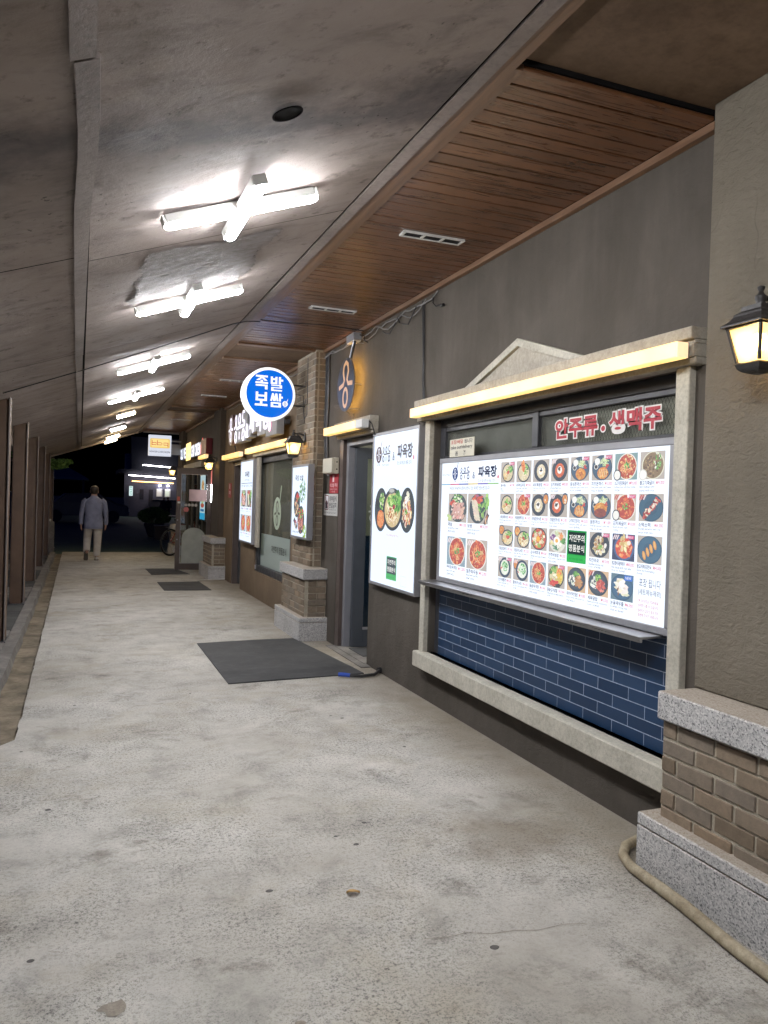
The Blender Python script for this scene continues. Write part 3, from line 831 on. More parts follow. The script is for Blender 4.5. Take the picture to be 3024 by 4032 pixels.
# --- the shop's pan mark and word mark, drawn as strokes
def pan(p, cu, cv, r, disc, mark, feet=True, hs=1):
    p.ell(cu, cv, r, r * 1.04, disc, 36)
    p.stroke([(cu + r * .62 * hs, cv + r * .78), (cu + r * .98 * hs, cv + r * 1.75)], r * .17, disc)
    omega(p, cu, cv, r, mark)
    if feet:
        p.stroke([(cu - r * .22, cv - r * 1.05), (cu - r * .2, cv - r * 1.3), (cu - r * .4, cv - r * 1.34)], r * .09, disc)
        p.stroke([(cu + r * .22, cv - r * 1.05), (cu + r * .22, cv - r * 1.3), (cu + r * .42, cv - r * 1.32)], r * .09, disc)
def omega(p, cu, cv, r, mark):
    a = [(cu - r * .72, cv - r * .06), (cu - r * .25, cv + .02 * r), (cu - r * .14, cv + r * .16), (cu - r * .27, cv + r * .45), (cu - r * .2, cv + r * .66), (cu, cv + r * .76), (cu + r * .2, cv + r * .66), (cu + r * .27, cv + r * .45), (cu + r * .14, cv + r * .16), (cu + r * .25, cv + .02 * r), (cu + r * .72, cv - r * .02)]
    p.stroke(a, r * .15, mark)
    p.stroke([(cu + r * .23 * math.cos(t * pi / 9), cv - r * .44 + r * .30 * math.sin(t * pi / 9)) for t in range(18)], r * .13, mark, True)
def wordmark(p, u, v, w, h, col, st=.09):
    s_ = h * st
    R = lambda cu, cv, a, b: p.stroke([(cu + a * math.cos(t * pi / 9), cv + b * math.sin(t * pi / 9)) for t in range(18)], s_, col, True)
    a = [(u, v + h * .50), (u + w * .08, v + h * .53), (u + w * .13, v + h * .62), (u + w * .07, v + h * .80), (u + w * .15, v + h * .95), (u + w * .23, v + h * .80), (u + w * .19, v + h * .62), (u + w * .22, v + h * .47)]
    p.stroke(a, s_, col)
    p.stroke([(u + w * .22, v + h * .47), (u + w * .97, v + h * .51)], s_, col)
    R(u + w * .50, v + h * .76, w * .085, h * .17)
    p.stroke([(u + w * .96, v + h * .97), (u + w * .80, v + h * .97), (u + w * .76, v + h * .80), (u + w * .82, v + h * .66), (u + w * .99, v + h * .62), (u + w * .97, v + h * .50)], s_, col)
    R(u + w * .15, v + h * .19, w * .09, h * .17); R(u + w * .87, v + h * .19, w * .10, h * .17)
    p.stroke([(u + w * .50, v + h * .34), (u + w * .50, v + h * .06)], s_, col)
def brand_row(p, u, v, w, h, dark='2b3550', disc=None, tagline=True, brush='2a2f40'):
    """pan mark, word mark, ampersand and brush lettering, total width w, height h (mark height)"""
    pan(p, u + h * .5, v + h * .5, h * .5, disc or dark, 'eef2ff')
    wordmark(p, u + w * .185, v + h * .02, w * .22, h * .98, dark)
    p.text('&', u + w * .475, v + h * .05, h * .52, dark, w * .055)
    p.text('파육장', u + w * .60, v + h * .12, h * .86, brush, w * .38, bold=.028)
    p.ell(u + w * 1.01, v + h * .12, w * .014, h * .13, 'd2455a')
    if tagline:
        p.text('조선 육개장의 매움 있다', u + w * .60, v - h * .24, h * .22, '59607c', w * .36)
        p.text('요리의 멋과 맛을 담았다', u + w * .19, v - h * .24, h * .13, '6a7190', w * .2)

# --- food pictures (printed)
PLATE = '2c3b4a'; GREEN = ['5d9a3a', '7fb84a', '3f7d33', '9dc863']; WHITE = ['f4f1e8', 'e9e4d6', 'fffdf5']
def food(p, u, v, w, h, kind, flags=''):
    k0 = p.k
    cu, cv = u + w / 2, v + h / 2; a, b = w * .51, h * .51
    E = lambda x, y, rx, ry, c, n=22: p.ell(cu + x * a, cv + y * b, rx * a, ry * b, c, n)
    S = lambda x, y, rx, ry, N, z, c, el=1.7: p.scatter(cu + x * a, cv + y * b, rx * a, ry * b, N, z * b, c, el)
    T = lambda x, y, rx, ry, N, z, c, ln=1.1: p.strands(cu + x * a, cv + y * b, rx * a, ry * b, N, z * b, c, ln)
    bg = {'stew': 'b7b9b4', 'red': '8ea3ae', 'roll': '9fb3b8', 'new': '8aa4ae'}.get(kind, 'b9aea2')
    p.rect(u, v, u + w, v + h, bg)
    if kind == 'udon' or kind == 'udonset':
        ox = .25 if kind == 'udonset' else 0
        if ox: E(-.6, .5, .42, .5, '57616a'); E(-.6, .5, .34, .4, 'd88a3c'); S(-.6, .5, .3, .36, 14, .07, ['e09a3e', 'c8732a', 'f0c070'])
        E(ox, -.05 - ox * .5, .82, .9 - ox * .5, '28333b'); E(ox, -.05 - ox * .5, .70, .78 - ox * .5, 'd9c8a0')
        T(ox, -.15 - ox * .5, .62, .62, 34, .07, ['efe2c0', 'f7edd2', 'dcc695', 'cdb07c'])
        S(ox + .25, .2 - ox * .4, .4, .34, 26, .09, GREEN); S(ox + .05, -.02 - ox * .4, .2, .14, 6, .08, ['c9412c', 'a83222'])
        S(ox - .3, -.3, .3, .3, 10, .1, ['e8c98c', 'c79a58'])
    elif kind == 'tempura':
        E(0, -.1, .84, .88, '28333b'); E(0, -.1, .72, .76, 'd9c8a0'); T(0, -.25, .62, .55, 26, .07, ['efe2c0', 'f7edd2', 'dcc695'])
        S(.32, .15, .38, .4, 22, .09, GREEN); S(-.05, .5, .22, .42, 22, .13, ['e07a2e', 'd0611f', 'f09a48'], 2.4)
    elif kind in ('rice', 'rred', 'riceset', 'rredset'):
        ox = -.2 if 'set' in kind else 0
        E(ox, -.02, .86, .95, '2a2f36'); rc = ['e2d3b2', 'f0e5cc', 'd4bd90'] if kind[:4] == 'rice' else ['d9632a', 'e58444', 'c74f20']
        E(ox, -.05, .52, .6, rc[0]); S(ox, -.05, .5, .58, 60, .06, rc); E(ox, -.02, .27, .32, 'fbf8ef'); E(ox, -.02, .1, .11, 'e9a63a'); S(ox, .05, .14, .14, 10, .06, ['2f2a26', '4a4038'], 2.4)
        if ox: E(.72, .55, .34, .5, '3b4d5e'); E(.72, .5, .28, .4, 'd98b3a'); S(.72, .5, .24, .34, 14, .08, ['f0eadc', 'd0752a', 'e6a050'])
    elif kind in ('katsu', 'cheese', 'sweet', 'big'):
        E(0, 0, .95, .98, '31475a'); E(0, 0, .86, .88, '3c566b'); T(.2, .42, .5, .42, 44, .035, ['e9f0c8', 'cfe0a0', 'f3f6dc', 'b8d07f'])
        E(-.45, .5, .26, .27, 'f6f4ee'); E(-.55, .08, .2, .2, 'f0ede4'); E(-.55, .08, .15, .15, '2c1c14')
        if kind == 'big':
            E(.0, -.2, .62, .5, 'dc8a2a'); S(0, -.12, .58, .36, 34, .07, ['e09a34', 'cc7a1f', 'f0b45a']); E(0, -.5, .58, .36, '8f3f22'); S(0, -.5, .52, .3, 16, .07, ['a34a28', '7e351c'])
        else:
            E(.1, -.42, .52, .46, 'd8842a'); S(.1, -.42, .48, .42, 40, .07, ['e09a34', 'cc7a1f', 'f0b45a', 'b8661a'])
            if kind != 'katsu':
                for i in range(5): p.stroke([(cu + (-.25 + i * .17) * a, cv - .72 * b), (cu + (-.17 + i * .17) * a, cv - .12 * b)], .05 * b, 'f6e9b8')
        S(.55, .15, .14, .14, 5, .08, ['c43a2a'])
    elif kind in ('stew', 'kimchi', 'red', 'rnood'):
        if kind in ('stew', 'kimchi'): p.k = k0 + 1; p.rect(u, v, u + w, v + h, '7d9a98' if kind == 'stew' else 'c8bba8')
        E(.08, 0, .86, .99, 'efe9de'); E(.08, 0, .78, .91, 'b8401c'); 
        S(.08, 0, .74, .86, 90, .085, ['d2542a', 'c2421e', 'e0753a', 'b03418', 'e59a58'] if kind != 'stew' else ['c8602c', 'd88848', 'e8b87a', 'b24a20', 'efd9a8'])
        if kind in ('rnood', 'red', 'stew'): T(.08, 0, .6, .7, 30, .05, ['e9b06a', 'f0c890', 'dd8a48', 'c85a2c'])
        S(.12, .05, .22, .24, 14, .07, GREEN)
        if kind in ('stew', 'kimchi'): E(-.72, -.62, .34, .42, '2e3338'); E(-.72, -.62, .27, .34, 'f5f2ea')
    elif kind == 'bulgogi':
        E(.05, 0, .9, .99, 'e3dec6'); E(.05, 0, .82, .92, '8a7048'); S(-.05, -.1, .66, .74, 80, .08, ['9c7e50', '7d5f38', 'b59a6c', '6a4e2e'])
        S(.42, .3, .3, .6, 34, .09, GREEN + ['dfe9c4', 'eef2dc']); E(-.72, -.66, .34, .4, 'dcd9d0'); E(-.72, -.66, .28, .33, 'f8f6f0')
    elif kind == 'skewer':
        E(0, 0, .98, .99, '22485c'); E(0, 0, .9, .9, '2c586e'); E(0, 0, .55, .52, '254e63')
        for i in range(6): S(-.42 + i * .19, -.55 + i * .21, .17, .17, 12, .1, ['b03424', 'c9503c', 'e9dcc4', '8f2418'])
    elif kind == 'tofu':
        E(0, 0, .95, .99, '3a3532'); E(0, 0, .84, .88, 'c8481f'); S(0, 0, .8, .84, 50, .09, ['d65a2a', 'c24020', 'e88a3a'])
        for i in range(7):
            t = i * pi * 2 / 7 + .4; S(.5 * math.cos(t), .5 * math.sin(t), .2, .2, 6, .12, ['f0e6cc', 'e6d4ac', '8fb04a'])
        E(0, .0, .24, .24, 'f4b22e')
    elif kind == 'bibim':
        E(0, 0, .95, .97, 'e0ddd2')
        for i, cc in enumerate((['4f8a3a', '6fa84a'], ['e08a34', 'f0a050'], ['c8d8a0', 'e6ecc8'], ['7a4a80', '9a5a98'], ['d9c07a', 'efe0a8'], ['3f7a50', '58986a'], ['e8e0c8', 'f4efdf'])):
            t = i * pi * 2 / 7; S(.55 * math.cos(t), .55 * math.sin(t), .3, .3, 16, .09, cc, 2.2)
        E(0, 0, .36, .36, 'faf7ee'); E(0, 0, .16, .16, 'f2b030')
    elif kind == 'mayo':
        E(0, 0, .95, .99, '2a2f33'); S(0, -.05, .58, .66, 60, .12, ['efe6cc', 'dcc79a', 'fbf6e8', 'b9935a']); 
        for i in range(6): p.stroke([(cu + (-.42 + i * .15) * a, cv + .45 * b), (cu + (-.3 + i * .15) * a, cv - .45 * b)], .05 * b, '9a5a2c')
        S(.1, -.1, .26, .2, 14, .06, GREEN)
    elif kind == 'tteok':
        p.k = k0 + 1; p.rect(u, v, u + w, v + h, '232b52'); E(.05, -.05, .9, .92, '3d5f8c'); E(.05, -.05, .74, .78, 'd84a1c'); S(.05, -.1, .7, .72, 50, .1, ['e2602a', 'cf4418', 'f08a4a', 'f0b078'], 2.4)
        S(.05, .25, .32, .55, 24, .13, ['e6c98a', 'c9a45c', 'f2e0b4'], 2.2); E(.5, .35, .16, .17, 'f3ead2')
    elif kind == 'mandu':
        E(0, 0, .98, .99, '2a5068'); E(0, 0, .9, .9, '35617a'); E(0, 0, .5, .5, '2c566e')
        for i in range(4):
            x, y = -.42 + i * .28, -.42 + i * .26; p.ell(cu + x * a, cv + y * b, .13 * a, .34 * b, 'd9923c', 16, .35); p.ell(cu + x * a, cv + (y + .03) * b, .07 * a, .25 * b, 'eab566', 12, .35)
    elif kind in ('cold', 'coldset'):
        ox = .2 if kind == 'coldset' else 0
        if ox: E(-.66, .45, .36, .5, '57616a'); E(-.66, .45, .28, .4, 'd88a3c')
        E(ox, -.05, .82, .95, '27394c'); E(ox, -.02, .6, .72, 'eef2e2'); T(ox, -.1, .52, .6, 30, .05, ['f3f3e6', 'dfe8d2', 'ffffff'])
        S(ox + .08, .1, .4, .46, 50, .07, ['5fae5a', '8cc97e', '4a9a50', 'b8dca8']); S(ox - .42, -.1, .16, .2, 8, .09, ['c8422c', 'e8dcc8'])
    elif kind == 'stone':
        E(0, -.02, .88, .95, '2f2a28'); E(0, -.02, .78, .84, 'cdbb6a')
        S(-.3, .4, .38, .34, 26, .09, GREEN); S(.4, .35, .3, .36, 22, .09, ['e8772a', 'f09a4a']); S(-.3, -.02, .4, .3, 22, .09, ['efe6cc', 'e0d0a0']); S(.4, -.2, .32, .42, 26, .09, ['f0c02c', 'f7d85a']); S(-.2, -.6, .4, .24, 22, .09, ['c8302a', 'e0503a']); S(.3, -.72, .26, .14, 10, .08, ['2a2422'])
    elif kind in ('don', 'donr'):
        p.k = k0 + 1; p.rect(u, v, u + w, v + h, 'd8b48c'); E(0, 0, .95, .98, '2b3640'); E(-.1, .05, .8, .82, '3a4650'); S(-.35, -.02, .4, .44, 44, .07, WHITE + ['dfe6c8']); S(-.02, .4, .28, .26, 24, .08, GREEN)
        S(.3, -.15, .42, .42, 36, .11, ['b9824a', '9a6432', 'd8a468'] if kind == 'don' else ['cf5a48', 'b8402f', 'e58a74'])
    elif kind == 'new':
        p.k = k0 + 1; p.rect(u, v, u + w, v + h, '5c7a86'); E(0, 0, .98, .98, '27506c'); E(0, 0, .88, .86, '336080')
        for i in range(3): S(-.22 + i * .2, .36 - i * .34, .34, .22, 20, .13, ['f3eee0', 'e6dcc4', 'fffaf0'])
        S(-.3, -.3, .1, .3, 8, .1, ['8a5a2a'])
    elif kind == 'pork':
        E(.05, 0, .92, .98, '38423c'); S(.0, .55, .5, .36, 40, .07, GREEN + ['dfe6c0', 'e8eccf']); S(-.5, .35, .26, .22, 16, .09, ['d9622c', 'c8401f'])
        for i in range(5):
            for jn in range(4): p.ell(cu + (-.42 + i * .24 + (jn % 2) * .1) * a, cv + (.2 - jn * .27) * b, .2 * a, .13 * b, p.jit('d9a898', .12), 12, .5)
        S(0, -.2, .66, .6, 30, .05, ['a8705c', '8a5a48', 'f0d8cc'])
        S(-.8, -.7, .2, .2, 8, .1, ['c8d88a'])
    elif kind == 'bossam':
        E(-.02, 0, .8, .98, '30383a'); S(.3, .0, .36, .7, 40, .1, GREEN); S(-.05, .62, .4, .26, 26, .09, ['c9422a', 'd8643a', 'a05878'])
        for i in range(8):
            for jn in range(2): p.ell(cu + (-.46 + jn * .26 + i * .05) * a, cv + (.45 - i * .16) * b, .19 * a, .1 * b, p.jit('e6d4bc', .1), 12, -.4)
        S(.85, .45, .22, .42, 24, .13, GREEN); p.poly([(cu + .62 * a, cv - .95 * b), (cu + .95 * a, cv - .25 * b), (cu + 1.15 * a, cv - .4 * b), (cu + .8 * a, cv - 1.05 * b)], '4a3428'); p.k += 1; S(.88, -.62, .12, .28, 8, .1, ['c8763a', 'e6c8a0', '6a8a5a'])
    if 'b' in flags:
        p.rrect(u + w * .66, v + h * .83, u + w * .98, v + h * .96, h * .05, 'd9437e'); p.text('BEST', u + w * .72, v + h * .86, h * .07, 'ffffff', w * .22); p.ell(u + w * .66, v + h * .93, w * .05, h * .09, 'f2f0f0', 10)
    if 'n' in flags:
        p.rect(u + w * .62, v + h * .78, u + w * .97, v + h * .97, '2f6fd0'); p.text('NEW', u + w * .67, v + h * .83, h * .1, 'ffffff', w * .25)
    if 'h' in flags:
        for i in range(3): p.stroke([(u + w * (.05 + i * .085), v + h * .78), (u + w * (.08 + i * .085), v + h * .86), (u + w * (.14 + i * .085), v + h * .96)], h * .055, 'f3dfe2' if i > 1 or 'H' not in flags else 'c8342c')
    p.k = k0

def green_card(p, u, v, w, h, wave=False):
    k0 = p.k
    p.rect(u, v, u + w, v + h, '2c9a50'); p.rect(u + w * .07, v + h * .26, u + w * .93, v + h * .95, '2b3a3c')
    p.text('자연주의', u + w * .1, v + h * .65, h * .22, 'f4f6f0', w * .8, .015); p.text('명품분식', u + w * .1, v + h * .34, h * .22, 'f4f6f0', w * .8, .015)
    p.rect(u + w * .0, v + h * .0, u + w, v + h * .24, '3fb55c'); p.text('요리의 멋과 맛을 담았다', u + w * .14, v + h * .08, h * .07, '2a8a48', w * .7)
    p.k = k0

# ------------------------------------------------------------------ the serving window of the nearest shop
sw = thing('serving_window', 'cream-framed serving window with blue tiles below and a warm light bar above', 'serving window', (2.5, 4.1, .25))
bx('sill', CREAM, sw, 2.417, 2.56, 2.62, 5.505, .252, .370, .008)
for y0, y1 in ((5.412, 5.495), (2.700, 2.785)): bx('pilaster', CREAM, sw, 2.464, 2.515, y0, y1, .372, 2.138, .004)
lint = MB()
for x0, z0, z1 in ((2.440, 2.138, 2.168), (2.426, 2.168, 2.225), (2.436, 2.225, 2.243), (2.412, 2.243, 2.296)):
    lint.box(x0, 2.515, 2.642, 5.605, z0, z1 - .0006)
lint.build('lintel', CREAM2, sw, bevel=.004)
ped = MB()
A_, B_, T_ = (4.84, 2.298), (3.44, 2.298), (4.14, 2.520)
def yz(x, q): return (x, q[0], q[1])
ped.prism([yz(2.47, A_), yz(2.47, B_), yz(2.47, T_)], (.045, 0, 0))
pb = ped.build('pediment', CREAM2, sw)
m = MB()
m.prism([(2.448, 4.84, 2.2985), (2.448, 4.70, 2.2985), (2.448, 4.14, 2.474), (2.448, 4.14, 2.5205)], (.0215, 0, 0))
m.prism([(2.448, 3.44, 2.2985), (2.448, 4.1395, 2.5205), (2.448, 4.1395, 2.474), (2.448, 3.58, 2.2985)], (.0215, 0, 0))
m.build('pediment_moulding', CREAM, sw)
# window frame in the recess
fr = MB()
fr.box(2.552, 2.60, 2.79, 5.40, 2.075, 2.139); fr.box(2.556, 2.60, 2.79, 5.40, 1.84, 1.862); fr.box(2.553, 2.60, 5.32, 5.405, .371, 2.0745)
fr.box(2.553, 2.60, 2.788, 2.86, 1.8625, 2.0745); fr.box(2.551, 2.60, 4.04, 4.105, 1.8625, 2.0745)
fr.box(2.558, 2.602, 2.861, 4.039, 2.045, 2.0740); fr.box(2.558, 2.602, 4.106, 5.319, 2.045, 2.0740)
fr.build('window_frame', DARKF, sw, bevel=.003)
for y0, y1 in ((2.862, 4.038), (4.107, 5.318)): bx('window_pane', DGLASS, sw, 2.575, 2.579, y0, y1, 1.863, 2.044)
bx('blind_panel', BEIGEP, sw, 2.612, 2.62, 2.79, 3.72, 1.80, 2.14)
bx('blind_panel', GREYC, sw, 2.610, 2.62, 3.722, 5.40, 1.80, 2.14)
# expanded metal mesh behind the right pane
mm = MB(); s_y, s_z = .0235, .048
for i in range(44):
    for sg in (-1, 1):
        for q in range(9):
            y0 = 2.70 + i * s_y + (q % 2) * 0; 
            ya = 2.69 + (i + (q % 2) * .5) * s_y; yb = ya + sg * s_y * .5; za = 1.83 + q * s_z * .5; zb = za + s_z * .5
            if min(ya, yb) < 2.79 or max(ya, yb) > 3.72: continue
            mm.add([(2.596, ya - .0016, za), (2.596, ya + .0016, za), (2.597, yb + .0016, zb), (2.597, yb - .0016, zb)], [(0, 1, 2, 3)])
tag(mm.build('expanded_mesh', DARKF, sw), kind='stuff')
# lettering on the transom pane
pr = Print((2.572, 3.905, 1.868), WALLF)
for txt, u, w in (('안주류', .02, .40), ('·', .45, .035), ('생맥주', .515, .40)):
    g_ = .0075
    pr.text(txt, u - g_, (.028 if txt != '·' else .045) - g_, (.115 if txt != '·' else .03) + 2 * g_, 'd8d5d2', w + 2 * g_, .09)
    pr.k += 2; pr.text(txt, u, .028 if txt != '·' else .045, .115 if txt != '·' else .03, 'a02030', w, .034); pr.k = 1
pr.build('transom_lettering', PRINT, sw)
# tiles under the ledge
tp = link('tile_panel', MB().box(2.5485, 2.58, 2.79, 5.32, .371, .915).build('tile_tmp', GROUT).data, sw, -sw.location); bpy.data.objects.remove(bpy.data.objects['tile_tmp'])
tm = MB().box(-.0035, .004, -.1195, .1195, -.0301, .0301).build('tile_tmp', TILE, bevel=.001); tile_me = tm.data; bpy.data.objects.remove(tm)
for r_ in range(9):
    zc = .400 + r_ * .064; off = 0 if r_ % 2 else .1215
    y = 5.32
    first = True
    while y > 2.80:
        ln = .122 + off * 0 if (first and r_ % 2 == 0) else .243
        ye = max(2.79, y - ln); w = y - ye - .0042
        if w > .02: sub('tile', tile_me, tp, (2.5511 + rnd.uniform(-.0003, .0003), (y + ye) / 2, zc), (1, w / .239, 1))
        y = ye; first = False
# steel ledge
lg = thing('steel_ledge', 'stainless steel counter ledge under the big lit menu board', 'ledge', (2.47, 4.1, .9))
m = MB(); prof = [(2.385, .898), (2.385, .925), (2.548, .930), (2.548, .916), (2.399, .912), (2.399, .898)]
m.prism([(a, 2.865, b) for a, b in prof], (0, 2.50, 0)); m.build('ledge', STEEL, lg, bevel=.002)

# warm light bars
def light_bar(x0, x1, y0, y1, z0, z1, label, cap=None):
    t_ = thing('light_bar', label, 'light bar', ((x0 + x1) / 2, (y0 + y1) / 2, z0), 'warm light bars over the openings')
    ya = y0 + (cap or .0)
    bx('diffuser', [LEDBOX], t_, x0, x1, ya, y1, z0, z1, .003)
    if cap: bx('end_housing', WHITEP, t_, x0 + .002, x1, y0, ya - .001, z0, z1, .003)
    else: bx('end_cap', LEDEND, t_, x0 + .001, x1, y0 - .004, y0 - .0005, z0 + .001, z1 - .001)
    bx('back_plate', GREYP, t_, x1 + .0005, x1 + .006, y0, y1, z0 + .006, z1 - .006)
    return t_
light_bar(2.345, 2.404, 2.652, 5.53, 2.156, 2.224, 'long glowing amber light bar over the menu window')

# the big lit menu board
mbd = thing('menu_board', 'large backlit menu board with rows of food photos, over the steel ledge', 'menu board', (2.5, 4.05, .93))
f_ = MB(); X0, X1 = 2.497, 2.55
f_.box(X0, X1, 2.815, 5.285, .931, .9645); f_.box(X0, X1, 2.815, 5.285, 1.8025, 1.838); f_.box(X0, X1, 2.815, 2.8445, .965, 1.802); f_.box(X0, X1, 5.2515, 5.285, .965, 1.802)
f_.build('board_frame', ALU, mbd, bevel=.003)
pr = Print((2.5035, 5.250, .9655), WALLF); pr.rect(0, 0, 2.404, .836, (0.80, 0.87, 1.0)); pr.build('lit_panel', LITP, mbd)
GRID = [[('udon', 'b', '용우동', '7,000', 'udon'), ('tempura', '', '새우튀김우동', '9,000', 'Fried prawn with udon'), ('rice', '', '새우볶음밥', '8,000', 'Fried rice with shrimp'), ('rred', 'h', '김치볶음밥', '8,000', 'Kimchi fried rice'), ('katsu', 'b', '등심돈까스', '9,000', 'Fried pork cutlet with sauce'), ('cheese', 'b', '치즈돈까스', '10,000', 'Fried pork cutlet with cheese'), ('stew', '', '소고기된장짜글이', '9,000', 'Soybean stew with beef brisket'), ('bulgogi', '', '불고기짜글이', '9,000', 'Beef bulgogi stew')],
        [('udon', '', '스페셜매우동', '8,000', 'Fried tempura with udon'), ('rnood', 'hb', '해물짬뽕우동', '11,000', 'Spicy udon with seafood'), ('riceset', '', '새우볶음밥돈까스세트', '13,000', 'Fried rice with shrimp & pork'), ('rredset', 'h', '김치볶음밥돈까스세트', '13,000', 'Kimchi fried rice & pork'), ('sweet', '', '고구마치즈돈까스', '10,000', 'Fried pork cutlet with sweet'), ('big', '', '왕돈까스', '11,000', 'Fried big size pork cutlet with'), ('kimchi', 'hHb', '김치짜글이', '10,000', 'Kimchi & pork stew'), ('skewer', 'hH', '소떡소떡', '4,000', 'Sausage skewers with rice')],
        [('udonset', '', '우동알밥세트', '11,000', 'Udon & rice with shrimp & roe'), ('udonset', '', '우동돈까스세트', '12,000', 'Udon with fried pork cutlet set'), ('tofu', '', '순두부찌개', '9,000', 'Soft bean curd stew in a stone'), ('bibim', '', '전주비빔밥', '9,000', 'Mixed without vegetable with'), None, ('mayo', 'b', '치킨마요', '10,000', 'Boneless chicken and'), ('tteok', 'hb', '튀김범벅국물떡볶이', '8,000', 'Hot sauce with rice cake'), ('mandu', '', '왕교자튀김만두', '4,000', 'Giant fried dumpling')],
        [('cold', 'hb', '신선야채쫄면', '9,000', 'In sauce vegetable with'), ('coldset', 'h', '쫄면돈까스세트', '14,000', 'Hot sauce and vegetable with'), ('red', 'h', '돌솥육개장', '10,000', 'Spicy soup with meat in a stone'), ('stone', 'b', '돌솥김치알밥', '10,000', 'Kimchi and roe with rice in a'), ('don', '', '데리야끼치킨덮밥', '10,000', 'Roast chicken with sweet soy'), ('donr', 'hH', '제육덮밥', '10,000', 'Spicy pork with rice bowls'), ('new', 'n', '눈꽃새우롤', '6,000', 'Snowflake Shrimp Roll'), None]]
SECOND = ['(烏冬麵)', 'with salad', '(炒飯)', 'and salad', 'kettle (豆腐鍋)', 'rice in bowl', '(牛肉湯)', 'sauce with rice']
def caption(pp, u, v, w, name, price, eng, k_):
    pp.k = 1
    nw = min(w * .60, len(name) * w * .125)
    pp.text(name, u, v - .027, .021, '2f3a5c', nw, .02, res=2)
    pp.text('₩' + price, u + w, v - .027, .019, 'd0405e', w * .34, .006, 'R', res=2)
    pp.text(eng, u, v - .043, .0125, '5a6684', min(w * .95, len(eng) * .0062), res=2)
    pp.text(SECOND[k_ % 8], u, v - .058, .0115, '6a7490', min(w * .6, len(SECOND[k_ % 8]) * .0085), res=2)
cap_p = Print((2.5030, 5.250, .9655), WALLF, 5)
kk = 0
for r_, row in enumerate(GRID):
    vt = (.814, .614, .415, .217)[r_]
    for c_, it in enumerate(row):
        u0 = .872 + .190 * c_
        if not it: continue
        pr = Print((2.5030, 5.250, .9655), WALLF, 100 + kk)
        food(pr, u0, vt - .131, .170, .131, it[0], it[1]); pr.wash = .14; pr.build('food_picture', LIT, mbd)
        caption(cap_p, u0, vt - .131, .170, it[2], it[3], it[4], kk); kk += 1
for (u0, vt, kind, nm, prc, en) in ((.125, .614, 'pork', '족발', '47,000', 'Jokbal(Pig\'s feet)'), (.43, .614, 'bossam', '보쌈', '39,000', 'Bossam(boiled pork)'), (.125, .305, 'red', '파육장(육개장)', '12,000', 'Spicy beef stew'), (.435, .303, 'rnood', '얼큰파우동', '12,000', 'Spicy beef noodles')):
    pr = Print((2.5030, 5.250, .9655), WALLF, 60 + kk)
    food(pr, u0, vt - .203, .29, .203, kind, 'h' if kind in ('red', 'rnood') else ''); pr.wash = .14; pr.build('food_picture', LIT, mbd)
    cap_p.k = 1
    cap_p.text(nm, u0, vt - .236, .028, '2f3a5c', min(.17, len(nm) * .035), .02); cap_p.text('₩' + prc, u0 + .29, vt - .236, .026, 'd0405e', .105, .004, 'R')
    cap_p.text(en, u0, vt - .258, .017, '5a6684', len(en) * .0095); cap_p.text('(香辣牛肉湯)', u0, vt - .282, .018, '6a7490', .12); kk += 1
cap_p.k = 1
green_card(cap_p, 1.622, .240, .174, .175)
cap_p.text('포장 됩니다', 2.222, .172, .040, '36415f', .150, .006); cap_p.text('(세트메뉴제외)', 2.218, .128, .034, '36415f', .158, .004)
for i, s_ in enumerate(('• 본 이미지는 조리예로', '실제와 다를 수 있습니다.', '• 알러지가 있으신 분은 미리', '말씀해 주시기 바랍니다')):
    cap_p.text(s_, 2.212 if i % 2 == 0 else 2.222, .096 - i * .021 - (i > 1) * .004, .016, 'c24a60', .15 - .01 * (i % 2))
brand_row(cap_p, .175, .712, .66, .088, '2c3a66', '24407c', True, '27304e')
cap_p.text('자연주의 명품 분식', .02, .742, .014, '5a6684', .14)
cols_ = ['86b7d8', 'c8507c', '3a4a9c', 'd8c05a', '7060b8', '8fc07a']
for i, cc in enumerate(cols_): cap_p.rect(.012 + i * .14, .676, .012 + (i + 1) * .14, .684, cc); cap_p.k -= 1
cap_p.text('파육장은 용우동에서 만들어 운영하고 있는 육개장 전문브랜드입니다.', .14, .640, .024, '36415f', .60, .006)
cap_p.build('menu_lettering', LIT, mbd)

# small take-out notice standing on the board frame
to = thing('takeout_sign', 'small cream take out and delivery notice above the left end of the menu board', 'sign', (2.49, 4.92, 1.838))
bx('plate', BEIGEP, to, 2.490, 2.496, 4.735, 5.108, 1.839, 1.968, .002)
pr = Print((2.4895, 5.108, 1.839), WALLF)
pr.text('포장/배달', .02, .092, .030, 'a8382e', .19, .012); pr.text('됩니다', .23, .092, .030, '2c2c34', .12, .012); pr.text('take out/delivery', .02, .050, .032, '34343c', .33, .008); pr.text('送', .09, .008, .034, '34343c', .045, .008); pr.text('餐', .21, .008, .034, '34343c', .045, .008)
pr.build('lettering', PRINT, to)

